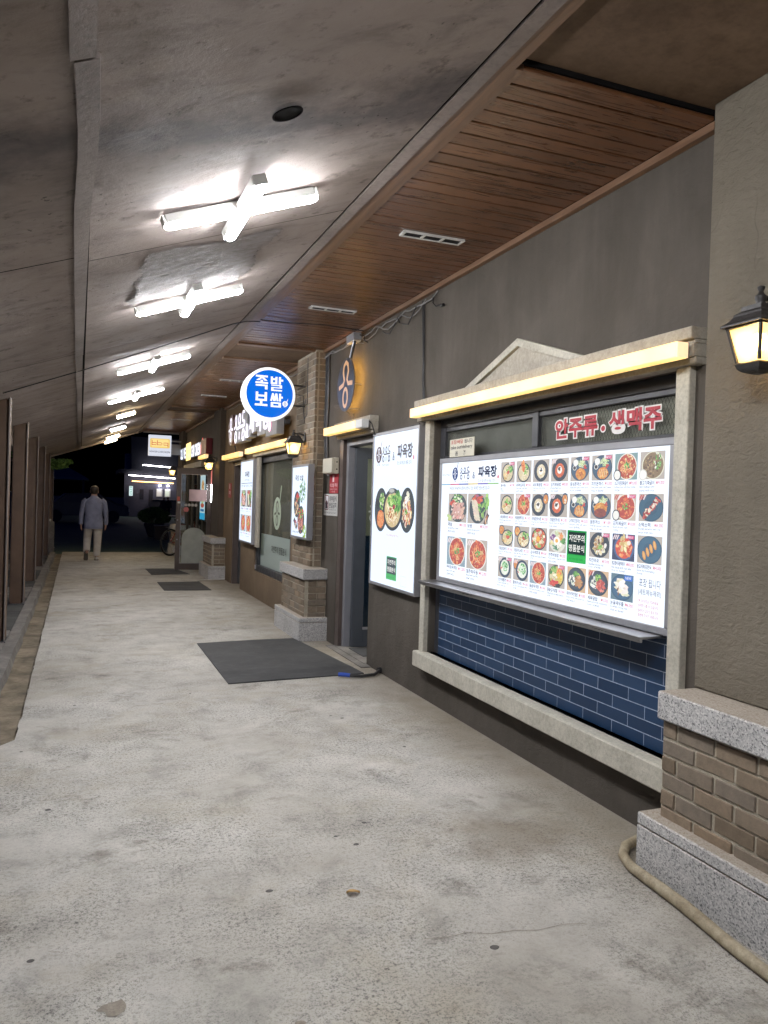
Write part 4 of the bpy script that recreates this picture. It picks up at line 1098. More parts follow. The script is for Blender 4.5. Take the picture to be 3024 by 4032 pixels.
# ------------------------------------------------------------------ lit posters
def poster(name, label, x, xb, y0, y1, z0, z1, fw=.024):
    t_ = thing(name, label, 'lightbox', (xb, (y0 + y1) / 2, z0), 'backlit poster boxes on the shop fronts')
    f = MB()
    f.box(x, xb, y0, y1, z0, z0 + fw); f.box(x, xb, y0, y1, z1 - fw, z1); f.box(x, xb, y0, y0 + fw, z0 + fw, z1 - fw); f.box(x, xb, y1 - fw, y1, z0 + fw, z1 - fw)
    f.build('frame', ALU, t_, bevel=.003)
    bx('back_panel', GREYP, t_, x + .012, xb - .002, y0 + fw, y1 - fw, z0 + fw, z1 - fw)
    W_, H_ = y1 - y0 - 2 * fw, z1 - z0 - 2 * fw
    p = Print((x + .008, y1 - fw, z0 + fw), WALLF); p.rect(0, 0, W_, H_, (0.72, 0.82, 1.0)); p.build('lit_panel', LITP, t_)
    return t_, Print((x + .0075, y1 - fw, z0 + fw), WALLF, 9), W_, H_
t_, p, W_, H_ = poster('poster_lightbox', 'tall backlit poster with three dark bowls of noodles beside the menu window', 2.442, 2.499, 5.555, 6.585, .772, 2.112)
sx, sy = W_ / .98, H_ / 1.25
def F3(kind, u0, v0, u1, v1): 
    p.k = 1; cu, cv, a, b = (u0 + u1) / 2 * sx, (v0 + v1) / 2 * sy, (u1 - u0) / 2 * sx, (v1 - v0) / 2 * sy
    return cu, cv, a, b
cu, cv, a, b = F3('', .057, .436, .36, .803); p.ell(cu, cv, a, b, '2b2f30', 36); p.ell(cu, cv, a * .93, b * .94, '383d3c', 36)
p.scatter(cu + a * .15, cv + b * .38, a * .42, b * .36, 60, b * .06, GREEN + ['dfe6b8', 'cddc96']); p.ell(cu - a * .5, cv + b * .25, a * .28, b * .24, '1f1c1c'); p.ell(cu, cv - b * .42, a * .55, b * .4, 'd9702a'); p.scatter(cu, cv - b * .42, a * .52, b * .38, 50, b * .05, ['e07a2e', 'cc5f1c', 'f09a48'])
for i in range(6): p.stroke([(cu - a * .4 + i * a * .16, cv - b * .75), (cu - a * .3 + i * a * .16, cv - b * .1)], b * .03, 'f2c890')
cu, cv, a, b = F3('', .637, .45, .939, .803); p.ell(cu, cv, a, b, '2a2e2d', 36); p.ell(cu, cv, a * .92, b * .93, '343a38', 36)
p.scatter(cu - a * .05, cv - b * .1, a * .6, b * .62, 110, b * .09, ['e8d9b4', 'd9a070', 'c45a38', 'f3ead2', 'b8432a', 'efc98c'], 2.2); p.scatter(cu, cv + b * .55, a * .25, b * .2, 16, b * .08, ['f7f3e6', 'efe6cc'], 2.4); p.scatter(cu - a * .1, cv - b * .1, a * .2, b * .12, 14, b * .04, GREEN)
cu, cv, a, b = F3('', .262, .453, .698, .80); p.k = 8; p.ell(cu, cv, a, b, '222423', 40); p.ell(cu, cv, a * .9, b * .9, '3b3a36', 40); p.ell(cu, cv - b * .02, a * .82, b * .82, 'd3bb88', 40)
p.strands(cu, cv - b * .15, a * .76, b * .7, 90, b * .045, ['efe0ba', 'f7edd2', 'd9bd84', 'c99f60', 'b5803c']); p.scatter(cu - a * .05, cv + b * .42, a * .42, b * .28, 60, b * .06, GREEN + ['c8dc8a']); p.scatter(cu + a * .5, cv + b * .35, a * .34, b * .5, 70, b * .08, ['4f8f34', '6fae42', '2f6f2c', '8cc45c'], 2.6)
p.ell(cu + a * .16, cv + b * .12, a * .12, b * .12, 'a8243a', 18); p.scatter(cu - a * .2, cv - b * .2, a * .2, b * .25, 14, b * .06, ['b5622c', 'c8803c', '8f4420']); p.ell(cu - a * .1, cv + b * .86, a * .34, b * .14, '6f6f6c', 20); p.ell(cu - a * .1, cv + b * .88, a * .26, b * .09, 'b9b9b4', 20)
p.k = 1
brand_row(p, .05 * sx, 1.018 * sy, .84 * sx, .135 * sy, '3a3a44', '4a2c34', True, '3a3038')
p.text('*이미지는 조리예로 실제와 다를 수 있습니다', .36 * sx, .405 * sy, .02, 'd06a72', .28 * sx)
green_card(p, .386 * sx, .054 * sy, .225 * sx, .188 * sy)
p.stroke([(.70 * sx, .03), (.82 * sx, .03), (.82 * sx, .11), (.70 * sx, .11)], .002, 'b9c4dc', True)
p.wash = .10; p.build('poster_print', LIT, t_)

t_, p, W_, H_ = poster('poster_lightbox', 'narrow backlit poster of pork platters and greens mounted on the brick pier', 2.292, 2.360, 8.155, 8.86, 1.065, 1.895)
p.k = 1; p.text('족발 보쌈', W_ * .18, H_ * .80, H_ * .085, '3c3a48', W_ * .52, .012)
p.scatter(W_ * .66, H_ * .66, W_ * .19, H_ * .19, 110, H_ * .016, ['4f8f34', '6fae42', '356f2c', '8cc45c', '2c5a28']); 
p.ell(W_ * .33, H_ * .46, W_ * .2, H_ * .19, '2b2f30', 30); p.scatter(W_ * .30, H_ * .43, W_ * .13, H_ * .14, 40, H_ * .018, ['e0b98c', 'c99a68', 'efd2ac']); p.scatter(W_ * .38, H_ * .56, W_ * .12, H_ * .06, 26, H_ * .014, ['b8283a', 'd8483a', '5f8a3a'])
p.ell(W_ * .62, H_ * .24, W_ * .22, H_ * .20, '30383a', 30); p.scatter(W_ * .60, H_ * .20, W_ * .17, H_ * .14, 70, H_ * .018, ['d9907c', 'c87460', 'e8b4a0', 'b0604c']); p.scatter(W_ * .62, H_ * .34, W_ * .18, H_ * .07, 50, H_ * .012, GREEN + ['d8402c', 'c83022'])
p.poly([(W_ * .14, H_ * .22), (W_ * .22, H_ * .27), (W_ * .42, H_ * .14), (W_ * .34, H_ * .09)], '3a2428'); p.k += 1; p.scatter(W_ * .28, H_ * .18, W_ * .09, H_ * .05, 16, H_ * .014, ['a82c4c', '5a6a4a', 'd8c8b0'])
p.scatter(W_ * .88, H_ * .07, W_ * .1, H_ * .1, 40, H_ * .02, ['a8c84a', 'c8d85a', '88a83a'])
p.text('용우동 & 파육장', W_ * .12, H_ * .045, H_ * .03, '5a5a68', W_ * .4, .01)
p.wash = .10; p.build('poster_print', LIT, t_)
t_, p, W_, H_ = poster('poster_lightbox', 'tall backlit poster with four small food photos beside the dark brown doorway', 2.415, 2.499, 11.64, 12.645, .805, 2.10)
p.k = 1; p.text('파육장', W_ * .36, H_ * .80, H_ * .075, '3a3a4a', W_ * .34, .03); p.text('조선 육개장의 매움 있다', W_ * .34, H_ * .755, H_ * .022, '6a6a80', W_ * .36)
p.rect(W_ * .06, H_ * .722, W_ * .94, H_ * .729, '4a4f60'); p.text('파육장은 용우동에서 만들어 운영하고 있는 육개장', W_ * .08, H_ * .68, H_ * .025, '4a4f60', W_ * .84)
p.k = 1
for (u0, v0, kd) in ((.08, .43, 'pork'), (.52, .43, 'bossam'), (.08, .12, 'red'), (.52, .12, 'rnood')):
    p.k = 3; food(p, W_ * u0, H_ * v0, W_ * .40, H_ * .21, kd); p.k = 3
    p.text('족발' if kd == 'pork' else '보쌈' if kd == 'bossam' else '파육장', W_ * u0, H_ * v0 - .045, .03, '3a4260', W_ * .16, .01); p.text('₩12,000', W_ * (u0 + .4), H_ * v0 - .045, .03, 'd0405e', W_ * .17, .004, 'R'); p.text('Spicy beef stew', W_ * u0, H_ * v0 - .08, .02, '6a7490', W_ * .28)
p.wash = .10; p.build('poster_print', LIT, t_)
# ------------------------------------------------------------------ door of the nearest shop
d1 = thing('shop_door', 'grey glass door of the nearest shop standing open inward', 'door', (2.62, 7.5, 0))
bx('jamb', BROWNF, d1, 2.503, 2.60, 7.612, 7.719, .0, 2.128)
fr = MB(); fr.box(2.54, 2.66, 7.545, 7.610, .0, 2.127); fr.box(2.54, 2.66, 6.735, 7.544, 2.062, 2.127); fr.box(2.54, 2.66, 6.735, 6.79, .0, 2.061)
fr.build('door_frame', ALU, d1, bevel=.004)
leaf = MB(); x0, x1 = 2.60, 3.46; yl0, yl1 = 7.478, 7.522
leaf.box(x0, x0 + .125, yl0, yl1, .02, 2.05); leaf.box(x1 - .1, x1, yl0, yl1, .02, 2.05); leaf.box(x0 + .125, x1 - .1, yl0, yl1, .02, .20); leaf.box(x0 + .125, x1 - .1, yl0, yl1, 1.94, 2.05)
lf = leaf.build('leaf', DOORF, d1, bevel=.004)
bx('kick_trim', ALU, lf, x0 + .12, x1 - .1, yl0 - .006, yl0 - .001, .195, .222)
bx('glass', GLASS, lf, x0 + .126, x1 - .101, 7.496, 7.502, .201, 1.939)
p = Print((x0 + .126, 7.4955, .2), ENDF); wordmark(p, .03, 1.10, .30, .20, 'c4cfc4'); p.build('glass_sticker', STICK, lf)
bx('handle', BEIGEP, lf, x0 + .20, x0 + .235, yl0 - .05, yl0 - .02, .92, 1.25, .01)
bx('threshold', KERB, d1, 2.47, 2.70, 6.735, 7.60, .001, .016, .004)
bx('floor_mat', MAT, d1, 2.56, 2.95, 7.0, 7.42, .017, .024, .003)
bx('sill_step', KERB, d1, 2.40, 2.498, 6.60, 7.70, .0005, .010, .003)
l2 = thing('door_lintel', 'cream lintel over the open grey glass door', 'lintel', (2.46, 7.1, 2.13))
m = MB()
for xa, z0, z1 in ((2.445, 2.128, 2.16), (2.425, 2.1605, 2.225), (2.41, 2.2255, 2.285)): m.box(xa, 2.499, 6.60, 7.66, z0, z1)
m.build('moulding', CREAM2, l2, bevel=.004)
light_bar(2.335, 2.402, 6.60, 7.78, 2.17, 2.245, 'short glowing amber light bar over the open grey glass door', cap=.19)
# round plaque with a warm halo behind it
pq = thing('round_plaque', 'dark round pan-shaped plaque with cut-out mark and amber halo above the open door', 'sign', (2.45, 7.3, 2.38))
c0 = Vector((2.405, 7.305, 2.645)); rr = .262
m = MB(); rings = [[c0 + Vector((dx, r * math.cos(2 * pi * i / 48), r * math.sin(2 * pi * i / 48))) for i in range(48)] for dx, r in ((0, rr), (.006, rr))]
m.loft(rings); h0, h1 = c0 + Vector((.003, -.125, .245)), c0 + Vector((.003, -.235, .40))
m.tube([h0, h1], .016, 8)
m.build('disc', simple('plaque_metal', (0.055, 0.06, 0.075), 0.35, 0.5, 0.4), pq)
p = Print((2.4035, 7.305 + .26, 2.645 - .26), WALLF)
WARMC = (1.0, .56, .30)
omega(p, .26, .26, .29, WARMC); p.stroke([(.26 + .145, .26 + .265), (.26 + .228, .26 + .39)], .012, WARMC)
p.build('cutout_mark', LITD, pq)
hal = MB(); hal.tube([(2.418, 7.305 + .205 * math.cos(2 * pi * i / 40), 2.645 + .205 * math.sin(2 * pi * i / 40)) for i in range(40)], .004, 6, closed=True)
hal.build('halo_strip', glow('amber_halo_strip', (1.0, .55, .13), 70.0), pq)
for yy_, zz_ in ((7.10, 2.63), (7.17, 2.40), (7.47, 2.48), (7.08, 3.02)): MB().tube([(2.408, yy_, zz_), (2.50, yy_, zz_)], .004, 6).build('stand_off', ALU, pq)
MB().tube([(2.42, 7.30, 2.385), (2.47, 7.29, 2.34), (2.49, 7.27, 2.37), (2.47, 7.25, 2.30)], .004, 6).build('lead', CABLE, pq)

# electrical box and notices on the wall
eb = thing('meter_box', 'cream electrical box on the wall above the red notice', 'electrical box', (2.5, 7.9, 1.78))
bx('case', BEIGEP, eb, 2.452, 2.4985, 7.73, 8.06, 1.785, 1.952, .004); bx('cover', BEIGEP, eb, 2.42, 2.4515, 7.735, 8.055, 1.79, 1.947, .006)
for zz_ in (1.83, 1.905): MB().tube([(2.475, 7.7295, zz_), (2.475, 7.724, zz_)], .0075, 10).build('knockout', DARK, eb)
MB().tube([(2.455, 7.95, 1.785), (2.455, 7.95, 1.765)], .014, 8).build('gland', GREYP, eb)
rs = thing('red_notice', 'small red warning notice on the wall under the cream electrical box', 'sign', (2.495, 7.87, 1.58))
bx('plate', simple('red_plastic', (0.42, 0.03, 0.04), 0.5), rs, 2.494, 2.499, 7.725, 8.02, 1.58, 1.782, .001)
p = Print((2.4935, 8.02, 1.58), WALLF); p.rect(.10, .12, .16, .19, 'e9dada'); p.text('미끄럼 주의', .02, .065, .04, 'f3e6e6', .25, .01); p.text('Beware of slipping', .02, .035, .018, 'e9cfcf', .25); p.text('小心滑', .09, .008, .02, 'f3e6e6', .1); p.build('lettering', PRINT, rs)
ws = thing('white_notice', 'white notice with a crossed-out cup symbol on the wall beside the brick pier', 'sign', (2.495, 7.95, 1.34))
bx('plate', WHITEP, ws, 2.493, 2.499, 7.728, 8.205, 1.342, 1.574, .001)
p = Print((2.4925, 8.205, 1.342), WALLF)
p.rrect(.03, .06, .17, .218, .02, '6a2030'); p.rrect(.042, .07, .158, .208, .014, 'e9e6ea'); p.rect(.06, .075, .14, .12, '22222c'); p.ell(.10, .12, .045, .04, '22222c', 16, 0, 0, 180); p.stroke([(.05, .2), (.15, .085)], .008, '9a2638'); p.rect(.06, .128, .155, .135, '22222c')
p.text('외부음식', .20, .150, .06, '23232e', .25, .02); p.text('반입금지', .20, .080, .06, '23232e', .25, .02); p.text('No outside food or drink', .20, .058, .014, '44444e', .25); p.text('매장에서 구매한 음식만 드실 수 있습니다', .02, .02, .02, '3a3a46', .43)
p.build('lettering', PRINT, ws)

# mats
def mat_rug(label, pts, group='black doormats on the paving'):
    m = MB(); n = 18; P2 = []
    a, b, c_, d_ = [Vector((*q, 0)) for q in pts]
    for jn in range(n + 1):
        for i in range(n + 1):
            q = a.lerp(b, i / n).lerp(d_.lerp(c_, i / n), jn / n)
            z = .010 + .004 * math.exp(-((q.y - (a.y + .42 + .05 * math.sin(q.x * 2))) / .06) ** 2) + .002 * math.sin(q.x * 5 + q.y * 3)
            P2.append((q.x, q.y, z))
    top = [(jn * (n + 1) + i, jn * (n + 1) + i + 1, (jn + 1) * (n + 1) + i + 1, (jn + 1) * (n + 1) + i) for jn in range(n) for i in range(n)]
    m.add(P2, top)
    per = [i for i in range(n + 1)] + [jn * (n + 1) + n for jn in range(1, n + 1)] + [n * (n + 1) + i for i in range(n - 1, -1, -1)] + [jn * (n + 1) for jn in range(n - 1, 0, -1)]
    m.loft([[Vector((P2[i][0], P2[i][1], .0005)) for i in per], [Vector(P2[i]) for i in per]], caps=False)
    o = m.build('doormat', MAT, None, (sum(q[0] for q in pts) / 4, sum(q[1] for q in pts) / 4, 0))
    tag(o, label, 'doormat', group)
mat_rug('large black rubber mat in front of the nearest shop door', ((1.148, 6.26), (2.345, 6.37), (2.18, 8.16), (1.149, 8.07)))
mat_rug('middle black mat on the paving before the brown shop', ((1.277, 12.70), (2.010, 12.68), (1.985, 13.93), (1.278, 13.93)))
mat_rug('farthest black mat, before the glass door of the chicken shop', ((1.29, 15.27), (2.01, 15.33), (1.83, 16.48), (1.272, 16.49)))
cb = thing('power_cable', 'black cable with a blue taped end running from the wall onto the large mat', 'cable', (2.3, 6.25, 0))
MB().tube([(2.50, 6.37, .03), (2.45, 6.31, .024), (2.393, 6.243, .02), (2.267, 6.211, .02), (2.19, 6.222, .024), (2.12, 6.26, .028)], .014, 8).build('cable', CABLE, cb, smooth=True)
MB().tube([(2.17, 6.232, .026), (2.12, 6.262, .029), (2.085, 6.285, .028)], .0175, 8).build('tape', BLUEP, cb, smooth=True)
MB().tube([(2.505, 6.375, .03), (2.478, 6.352, .028)], .028, 8).build('sleeve', CABLE, cb, smooth=True)
hs = MB().tube([(2.45, 2.82, .03), (2.36, 2.80, .032), (2.262, 2.765, .03), (2.198, 2.70, .026), (2.165, 2.61, .024), (2.160, 2.51, .023), (2.156, 2.40, .023), (2.148, 2.29, .023), (2.133, 2.16, .022), (2.112, 2.02, .022), (2.10, 1.85, .022), (2.08, 1.5, .022), (2.07, 1.0, .022)], [.021] * 5 + [.023, .024, .025, .024, .023, .022, .022, .022], 12).build('garden_hose', HOSE, None, (2.15, 2.4, 0), smooth=True)
tag(hs, 'dirty beige hose lying along the foot of the granite pedestal', 'hose')
lfm = MB(); n = 10; L_ = []
for i in range(n + 1):
    t_ = i / n; w = .016 * math.sin(pi * t_) ** .8; L_.append([Vector((1.035 - .055 * t_, 2.78 + .012 * math.sin(3 * t_) + w, .004 + .012 * (t_ - .4) ** 2 + .006)), Vector((1.035 - .055 * t_, 2.78 + .012 * math.sin(3 * t_), .004 + .006 * t_)), Vector((1.035 - .055 * t_, 2.78 + .012 * math.sin(3 * t_) - w, .012 + .008 * t_))])
for A2, B2 in zip(L_[:-1], L_[1:]): lfm.add(A2 + B2, [(0, 1, 4, 3), (1, 2, 5, 4)])
tag(lfm.build('fallen_leaf', simple('dry_leaf', (0.45, 0.28, 0.10), 0.6), None, (1.0, 2.78, 0)), 'single dry yellow leaf on the concrete in the foreground', 'leaf')

# cables along the soffit trim and down the wall
wc = thing('wall_cables', 'loose grey and black cables strung along the top of the stucco wall', 'cables', (2.49, 6.0, 3.1))
def sag(y0, y1, z, n, amp, seed, x=2.478):
    r2 = random.Random(seed); pts = []
    for i in range(n + 1):
        t_ = i / n; pts.append((x + r2.uniform(-.008, .006), y0 + (y1 - y0) * t_, z - abs(math.sin(t_ * pi * (n / 5))) * amp + r2.uniform(-.012, .012)))
    return pts
MB().tube(sag(5.35, 8.3, 3.098, 22, .03, 1), .006, 6).build('cable', GREYC, wc); MB().tube(sag(5.6, 7.2, 3.09, 16, .075, 2), .005, 6).build('cable', GREYC, wc)
MB().tube(sag(5.75, 6.5, 3.07, 9, .10, 3, 2.47), .005, 6).build('cable', CABLE, wc); MB().tube(sag(7.2, 14.2, 3.09, 40, .03, 4), .005, 6).build('cable', GREYC, wc)
for dy in (0, .028): MB().tube([(2.486, 5.64 + dy, 3.10), (2.488, 5.625 + dy, 2.85), (2.487, 5.61 + dy * .6, 2.6), (2.488, 5.60 + dy, 2.45), (2.486, 5.575 + dy * .8, 2.30)], .006, 6).build('cable', CABLE, wc)
MB().tube([(2.48, 5.46, 3.09), (2.47, 5.44, 3.03), (2.46, 5.36, 2.985), (2.47, 5.30, 2.99), (2.485, 5.27, 2.975)], .005, 6).build('cable', CABLE, wc)
MB().tube([(2.48, 5.32, 2.986), (2.48, 5.27, 2.982)], .011, 8).build('connector', CABLE, wc)
for dy, r_ in ((0, .012), (.045, .009), (.09, .013)): MB().tube([(2.485, 8.14 + dy, 3.10), (2.486, 8.13 + dy, 2.6), (2.484, 8.14 + dy, 2.3), (2.486, 8.10 + dy * .6, 1.95)], r_, 8).build('conduit', CABLE if dy else DARKF, wc)
MB().tube([(2.40, 6.58, 2.225), (2.41, 6.54, 2.20), (2.44, 6.53, 2.10), (2.46, 6.50, 2.115), (2.46, 6.2, 2.12), (2.46, 5.9, 2.118), (2.46, 5.6, 2.125)], .005, 6).build('cable', CABLE, wc)
fl = thing('flood_lamp', 'small grey box lamp fixed under the soffit above the round plaque', 'lamp', (2.43, 7.15, 3.05))
bx('case', GREYP, fl, 2.385, 2.47, 7.05, 7.27, 3.04, 3.112, .006); bx('lens', WHITEP, fl, 2.39, 2.465, 7.055, 7.265, 3.032, 3.0395, .002); MB().tube([(2.45, 7.05, 3.09), (2.47, 6.98, 3.07), (2.46, 6.96, 3.02), (2.49, 6.93, 3.0)], .006, 6).build('lead', CABLE, fl)

# soffit vents
def vent(y, label, w=.41):
    v_ = thing('soffit_vent', label, 'vent', (2.0, y, 3.16), 'white three-part vents in the soffit')
    m = MB(); d = .046; x0, x1 = 1.797, 1.797 + w
    cuts = [x0 + .018 + i * (w - .018) / 3 for i in range(4)]
    m.box(x0, x1, y - d, y - d + .012, 3.148, 3.160); m.box(x0, x1, y + d - .012, y + d, 3.148, 3.160)
    m.box(x0, cuts[0], y - d + .012, y + d - .012, 3.148, 3.160)
    for c_ in cuts[1:]: m.box(c_ - .018, c_, y - d + .012, y + d - .012, 3.148, 3.160)
    m.build('frame', WHITEP, v_)
    bx('grille', DARK, v_, x0 + .003, x1 - .003, y - d + .003, y + d - .003, 3.1555, 3.1595)
    for i in range(3):
        for q in range(3): bx('slat', CABLE, v_, cuts[i], cuts[i + 1] - .018, y - .022 + q * .022 - .0015, y - .022 + q * .022 + .0015, 3.1495, 3.154)
for y, l in ((4.45, 'nearest white vent in the brown soffit'), (6.50, 'second white vent in the brown soffit'), (11.1, 'third white vent in the soffit, left of the blue round sign'), (12.95, 'fourth white vent in the soffit, lower left of the blue round sign'), (17.4, 'farthest white vent in the soffit, over the chicken shop')): vent(y, l)

# ------------------------------------------------------------------ ceiling lamps
def cross_lamp(cy, label, cx=.662):
    t_ = thing('cross_lamp', label, 'ceiling lamp', (cx, cy, cz(cx) - .004), 'cross-shaped white lamps on the arcade ceiling', (0, -TH, 0))
    def bar(x, along, z0=.0):
        L = .375; w = .027
        h = MB()
        if along == 'x': h.box(-L * .97, L * .97, -w * 1.12, w * 1.12, z0 - .040, z0)
        else: h.box(-w * 1.12, w * 1.12, -L * .97, L * .97, z0 - .040, z0)
        h.build('housing', WHITEP, t_, local=True, bevel=.003)
        rings = []
        for s_, k_ in ((-L, .35), (-L + .012, .8), (-L + .03, 1), (L - .03, 1), (L - .012, .8), (L, .35)):
            c_ = Vector((s_, 0, z0 - .0405)) if along == 'x' else Vector((0, s_, z0 - .0405))
            u = Vector((0, 1, 0)) if along == 'x' else Vector((1, 0, 0))
            rings.append([c_ + u * (w * k_ * math.cos(pi * i / 12)) - Vector((0, 0, 1)) * (.023 * (k_ ** .5) * abs(math.sin(pi * i / 12)) ** .6) for i in range(13)])
        MB().loft(rings).build('diffuser', TUBE, t_, local=True, smooth=True)
        for e_ in (-1, 1):
            a0, a1 = sorted((e_ * L * .985, e_ * (L + .005)))
            ec = MB()
            if along == 'x': ec.box(a0, a1, -w * 1.16, w * 1.16, z0 - .046, z0 - .002)
            else: ec.box(-w * 1.16, w * 1.16, a0, a1, z0 - .046, z0 - .002)
            ec.build('end_cap', WHITEP, t_, local=True, bevel=.003)
    bar(0, 'x', -.004); bar(0, 'y', -.016)
    return t_
first = cross_lamp(3.665, 'nearest bright white cross-shaped lamp on the ceiling')
for cy, l in ((5.52, 'second bright cross-shaped lamp, beside the crinkled plastic sheet'), (8.33, 'third cross-shaped lamp along the ceiling'), (11.08, 'fourth cross-shaped lamp along the ceiling')):
    c_ = copy_tree(first); c_.location.y = cy; c_['label'] = l
c_ = copy_tree(first); c_.location.y = 1.22; c_['label'] = 'cross-shaped lamp overhead, next in the row before the nearest one in view'
def small_lamp(cy, m_, label, cx=.675):
    t_ = thing('box_lamp', label, 'ceiling lamp', (cx, cy, cz(cx) - .004), 'small box lamps at the far end of the ceiling', (0, -TH, 0))
    MB().box(-.16, .16, -.11, .11, -.035, 0).build('housing', WHITEP, t_, local=True, bevel=.006); MB().box(-.15, .15, -.10, .10, -.075, -.036).build('diffuser', m_, t_, local=True, bevel=.014, seg=2)
small_lamp(13.85, TUBEW, 'nearest small box lamp glowing amber, beyond the cross-shaped lamps'); small_lamp(16.85, TUBEC, 'small white box lamp, second beyond the cross-shaped lamps'); small_lamp(19.4, TUBEW, 'third small box lamp glowing amber near the roof end'); small_lamp(20.95, TUBEW, 'last small box lamp at the very end of the roof')

# ------------------------------------------------------------------ wall lanterns
def lantern(cx, cy, z, wallx, label):
    t_ = thing('wall_lantern', label, 'lantern', (cx, cy, z - .18), 'black wall lanterns on the piers')
    def sq(h, zz): return [Vector((cx - h, cy - h, z + zz)), Vector((cx + h, cy - h, z + zz)), Vector((cx + h, cy + h, z + zz)), Vector((cx - h, cy + h, z + zz))]
    MB().loft([sq(.094, -.006), sq(.094, .0), sq(.074, .016), sq(.064, .032), sq(.062, .040), sq(.046, .052), sq(.044, .068), sq(.022, .076)]).build('roof', BLACKM, t_)
    MB().lathe([(.018, .075), (.016, .085), (.020, .093), (.020, .104), (.012, .112), (.008, .122), (.013, .132), (.013, .138), (.006, .142)], (cx, cy, z), 14).build('finial', BLACKM, t_, smooth=True)
    m = MB(); T, Bm = .076, .050; zt, zb = -.006, -.134
    for sxx in (-1, 1):
        for syy in (-1, 1):
            m.tube([(cx + sxx * T, cy + syy * T, z + zt), (cx + sxx * Bm, cy + syy * Bm, z + zb)], .0065, 4)
    m.loft([sq(T + .005, zt - .006), sq(T + .005, zt)]); m.build('frame', BLACKM, t_)
    MB().loft([sq(.050, zb - .003), sq(.056, zb - .008), sq(.050, zb - .024), sq(.040, zb - .034), sq(.018, zb - .042)]).build('base_cup', BLACKM, t_)
    for a in range(4):
        q1, q2 = sq(T - .004, zt - .007), sq(Bm - .004, zb + .001)
        i, jn = a, (a + 1) % 4
        MB().add([q1[i], q1[jn], q2[jn], q2[i]], [(0, 1, 2, 3)]).build('pane', LPANE, t_)
    MB().lathe([(.004, -.028), (.018, -.034), (.027, -.052), (.027, -.066), (.018, -.084), (.008, -.092)], (cx, cy, z), 14).build('bulb', BULB, t_, smooth=True)
    m = MB(); m.tube([(cx + .012, cy, z + .098), (cx + (wallx - cx) * .5, cy, z + .102), (wallx - .012, cy, z + .085)], .010, 8)
    m.tube([(wallx - .012, cy, z + .0), (wallx - .045, cy, z + .03), (cx + .07, cy, z + .062), (cx + .04, cy, z + .09)], [.006, .010, .013, .009], 8)
    m.build('bracket', BLACKM, t_, smooth=True)
    MB().loft([ell_ring((wallx - dx, cy, z + .045), a_, b_, 18, Vector((0, 1, 0)), Vector((0, 0, 1))) for dx, a_, b_ in ((.001, .036, .075), (.010, .036, .075), (.016, .026, .060))]).build('wall_plate', BLACKM, t_, smooth=True)
    return t_
lantern(2.275, 2.150, 2.183, 2.416, 'nearest lit black lantern on the stucco pier at the right edge')
lantern(2.238, 8.62, 2.150, 2.374, 'lit black lantern on the brick pier below the blue round sign')
lantern(2.255, 14.95, 2.155, 2.400, 'lit black lantern on the dark brown pier beside the chicken shop')
lantern(2.20, 20.75, 2.17, 2.400, 'farthest lit lantern at the corner of the shop row')

# ------------------------------------------------------------------ blue round sign on the brick pier
rsn = thing('round_sign', 'round blue lit sign with white Korean lettering hung off the brick pier', 'sign', (1.95, 8.66, 2.36))
c0 = Vector((1.945, 8.60, 2.672)); R_ = .298
def disc(y0, y1, r, seg=56, bev=.02):
    return [[c0 + Vector((rr_ * math.cos(2 * pi * i / seg), yv, rr_ * math.sin(2 * pi * i / seg))) for i in range(seg)] for yv, rr_ in ((y0, r - bev), (y0 + bev * .4, r - bev * .3), (y0 + bev, r), (y1 - bev, r), (y1, r - bev))]
MB().loft(disc(0, .17, R_)).build('body', glow('lit_white_acrylic', (.96, .98, 1.0), .62), rsn, smooth=True)
p = Print((c0.x - .3, c0.y - .0008, c0.z - .3), ENDF)
p.ell(.3, .3, R_ * .885, R_ * .885, (.0, .13, .66), 56)
def glyph(u, v, w, h, rects, polys=()):
    for a, b, c_, d_ in rects: p.poly([(u + a * w, v + b * h), (u + c_ * w, v + b * h), (u + c_ * w, v + d_ * h), (u + a * w, v + d_ * h)], 'f7f9ff')
    for q in polys: p.poly([(u + a * w, v + b * h) for a, b in q], 'f7f9ff')
    p.k += 1
g_ = .142
glyph(.135, .345, g_, .155, ((.03, .86, .97, 1.0), (.4, .52, .6, .66), (0, .40, 1, .53), (.03, .22, .97, .34), (.76, 0, .97, .22)), (((.40, .86), (.62, .86), (.30, .62), (.05, .62)), ((.5, .80), (.66, .86), (.97, .62), (.72, .62))))
glyph(.307, .335, g_, .160, ((.0, .48, .17, 1.0), (.36, .48, .53, 1.0), (.17, .76, .36, .88), (.17, .48, .36, .60), (.64, .48, .82, 1.0), (.82, .70, 1.0, .84), (.05, .36, .92, .44), (.72, .26, .92, .36), (.05, .20, .92, .27), (.05, .07, .24, .2), (.05, 0, .92, .10)))
glyph(.135, .16, g_, .155, ((.05, .36, .25, 1.0), (.75, .36, .95, 1.0), (.25, .66, .75, .80), (.25, .36, .75, .50), (.4, .14, .6, .36), (0, 0, 1, .15)))
glyph(.307, .155, g_, .155, ((.70, .44, .86, 1.0), (.86, .66, 1.0, .80), (.05, .0, .25, .36), (.67, 0, .87, .36), (.25, .25, .67, .36), (.25, 0, .67, .12)), (((.13, 1), (.28, 1), (.16, .44), (0, .44)), ((.13, 1), (.28, 1), (.40, .44), (.24, .44)), ((.40, 1), (.55, 1), (.43, .44), (.27, .44)), ((.40, 1), (.55, 1), (.67, .44), (.51, .44))))
pan(p, .478, .200, .031, 'f2f4ff', '2a3c8c', True)
p.build('sign_face', LITS, rsn)
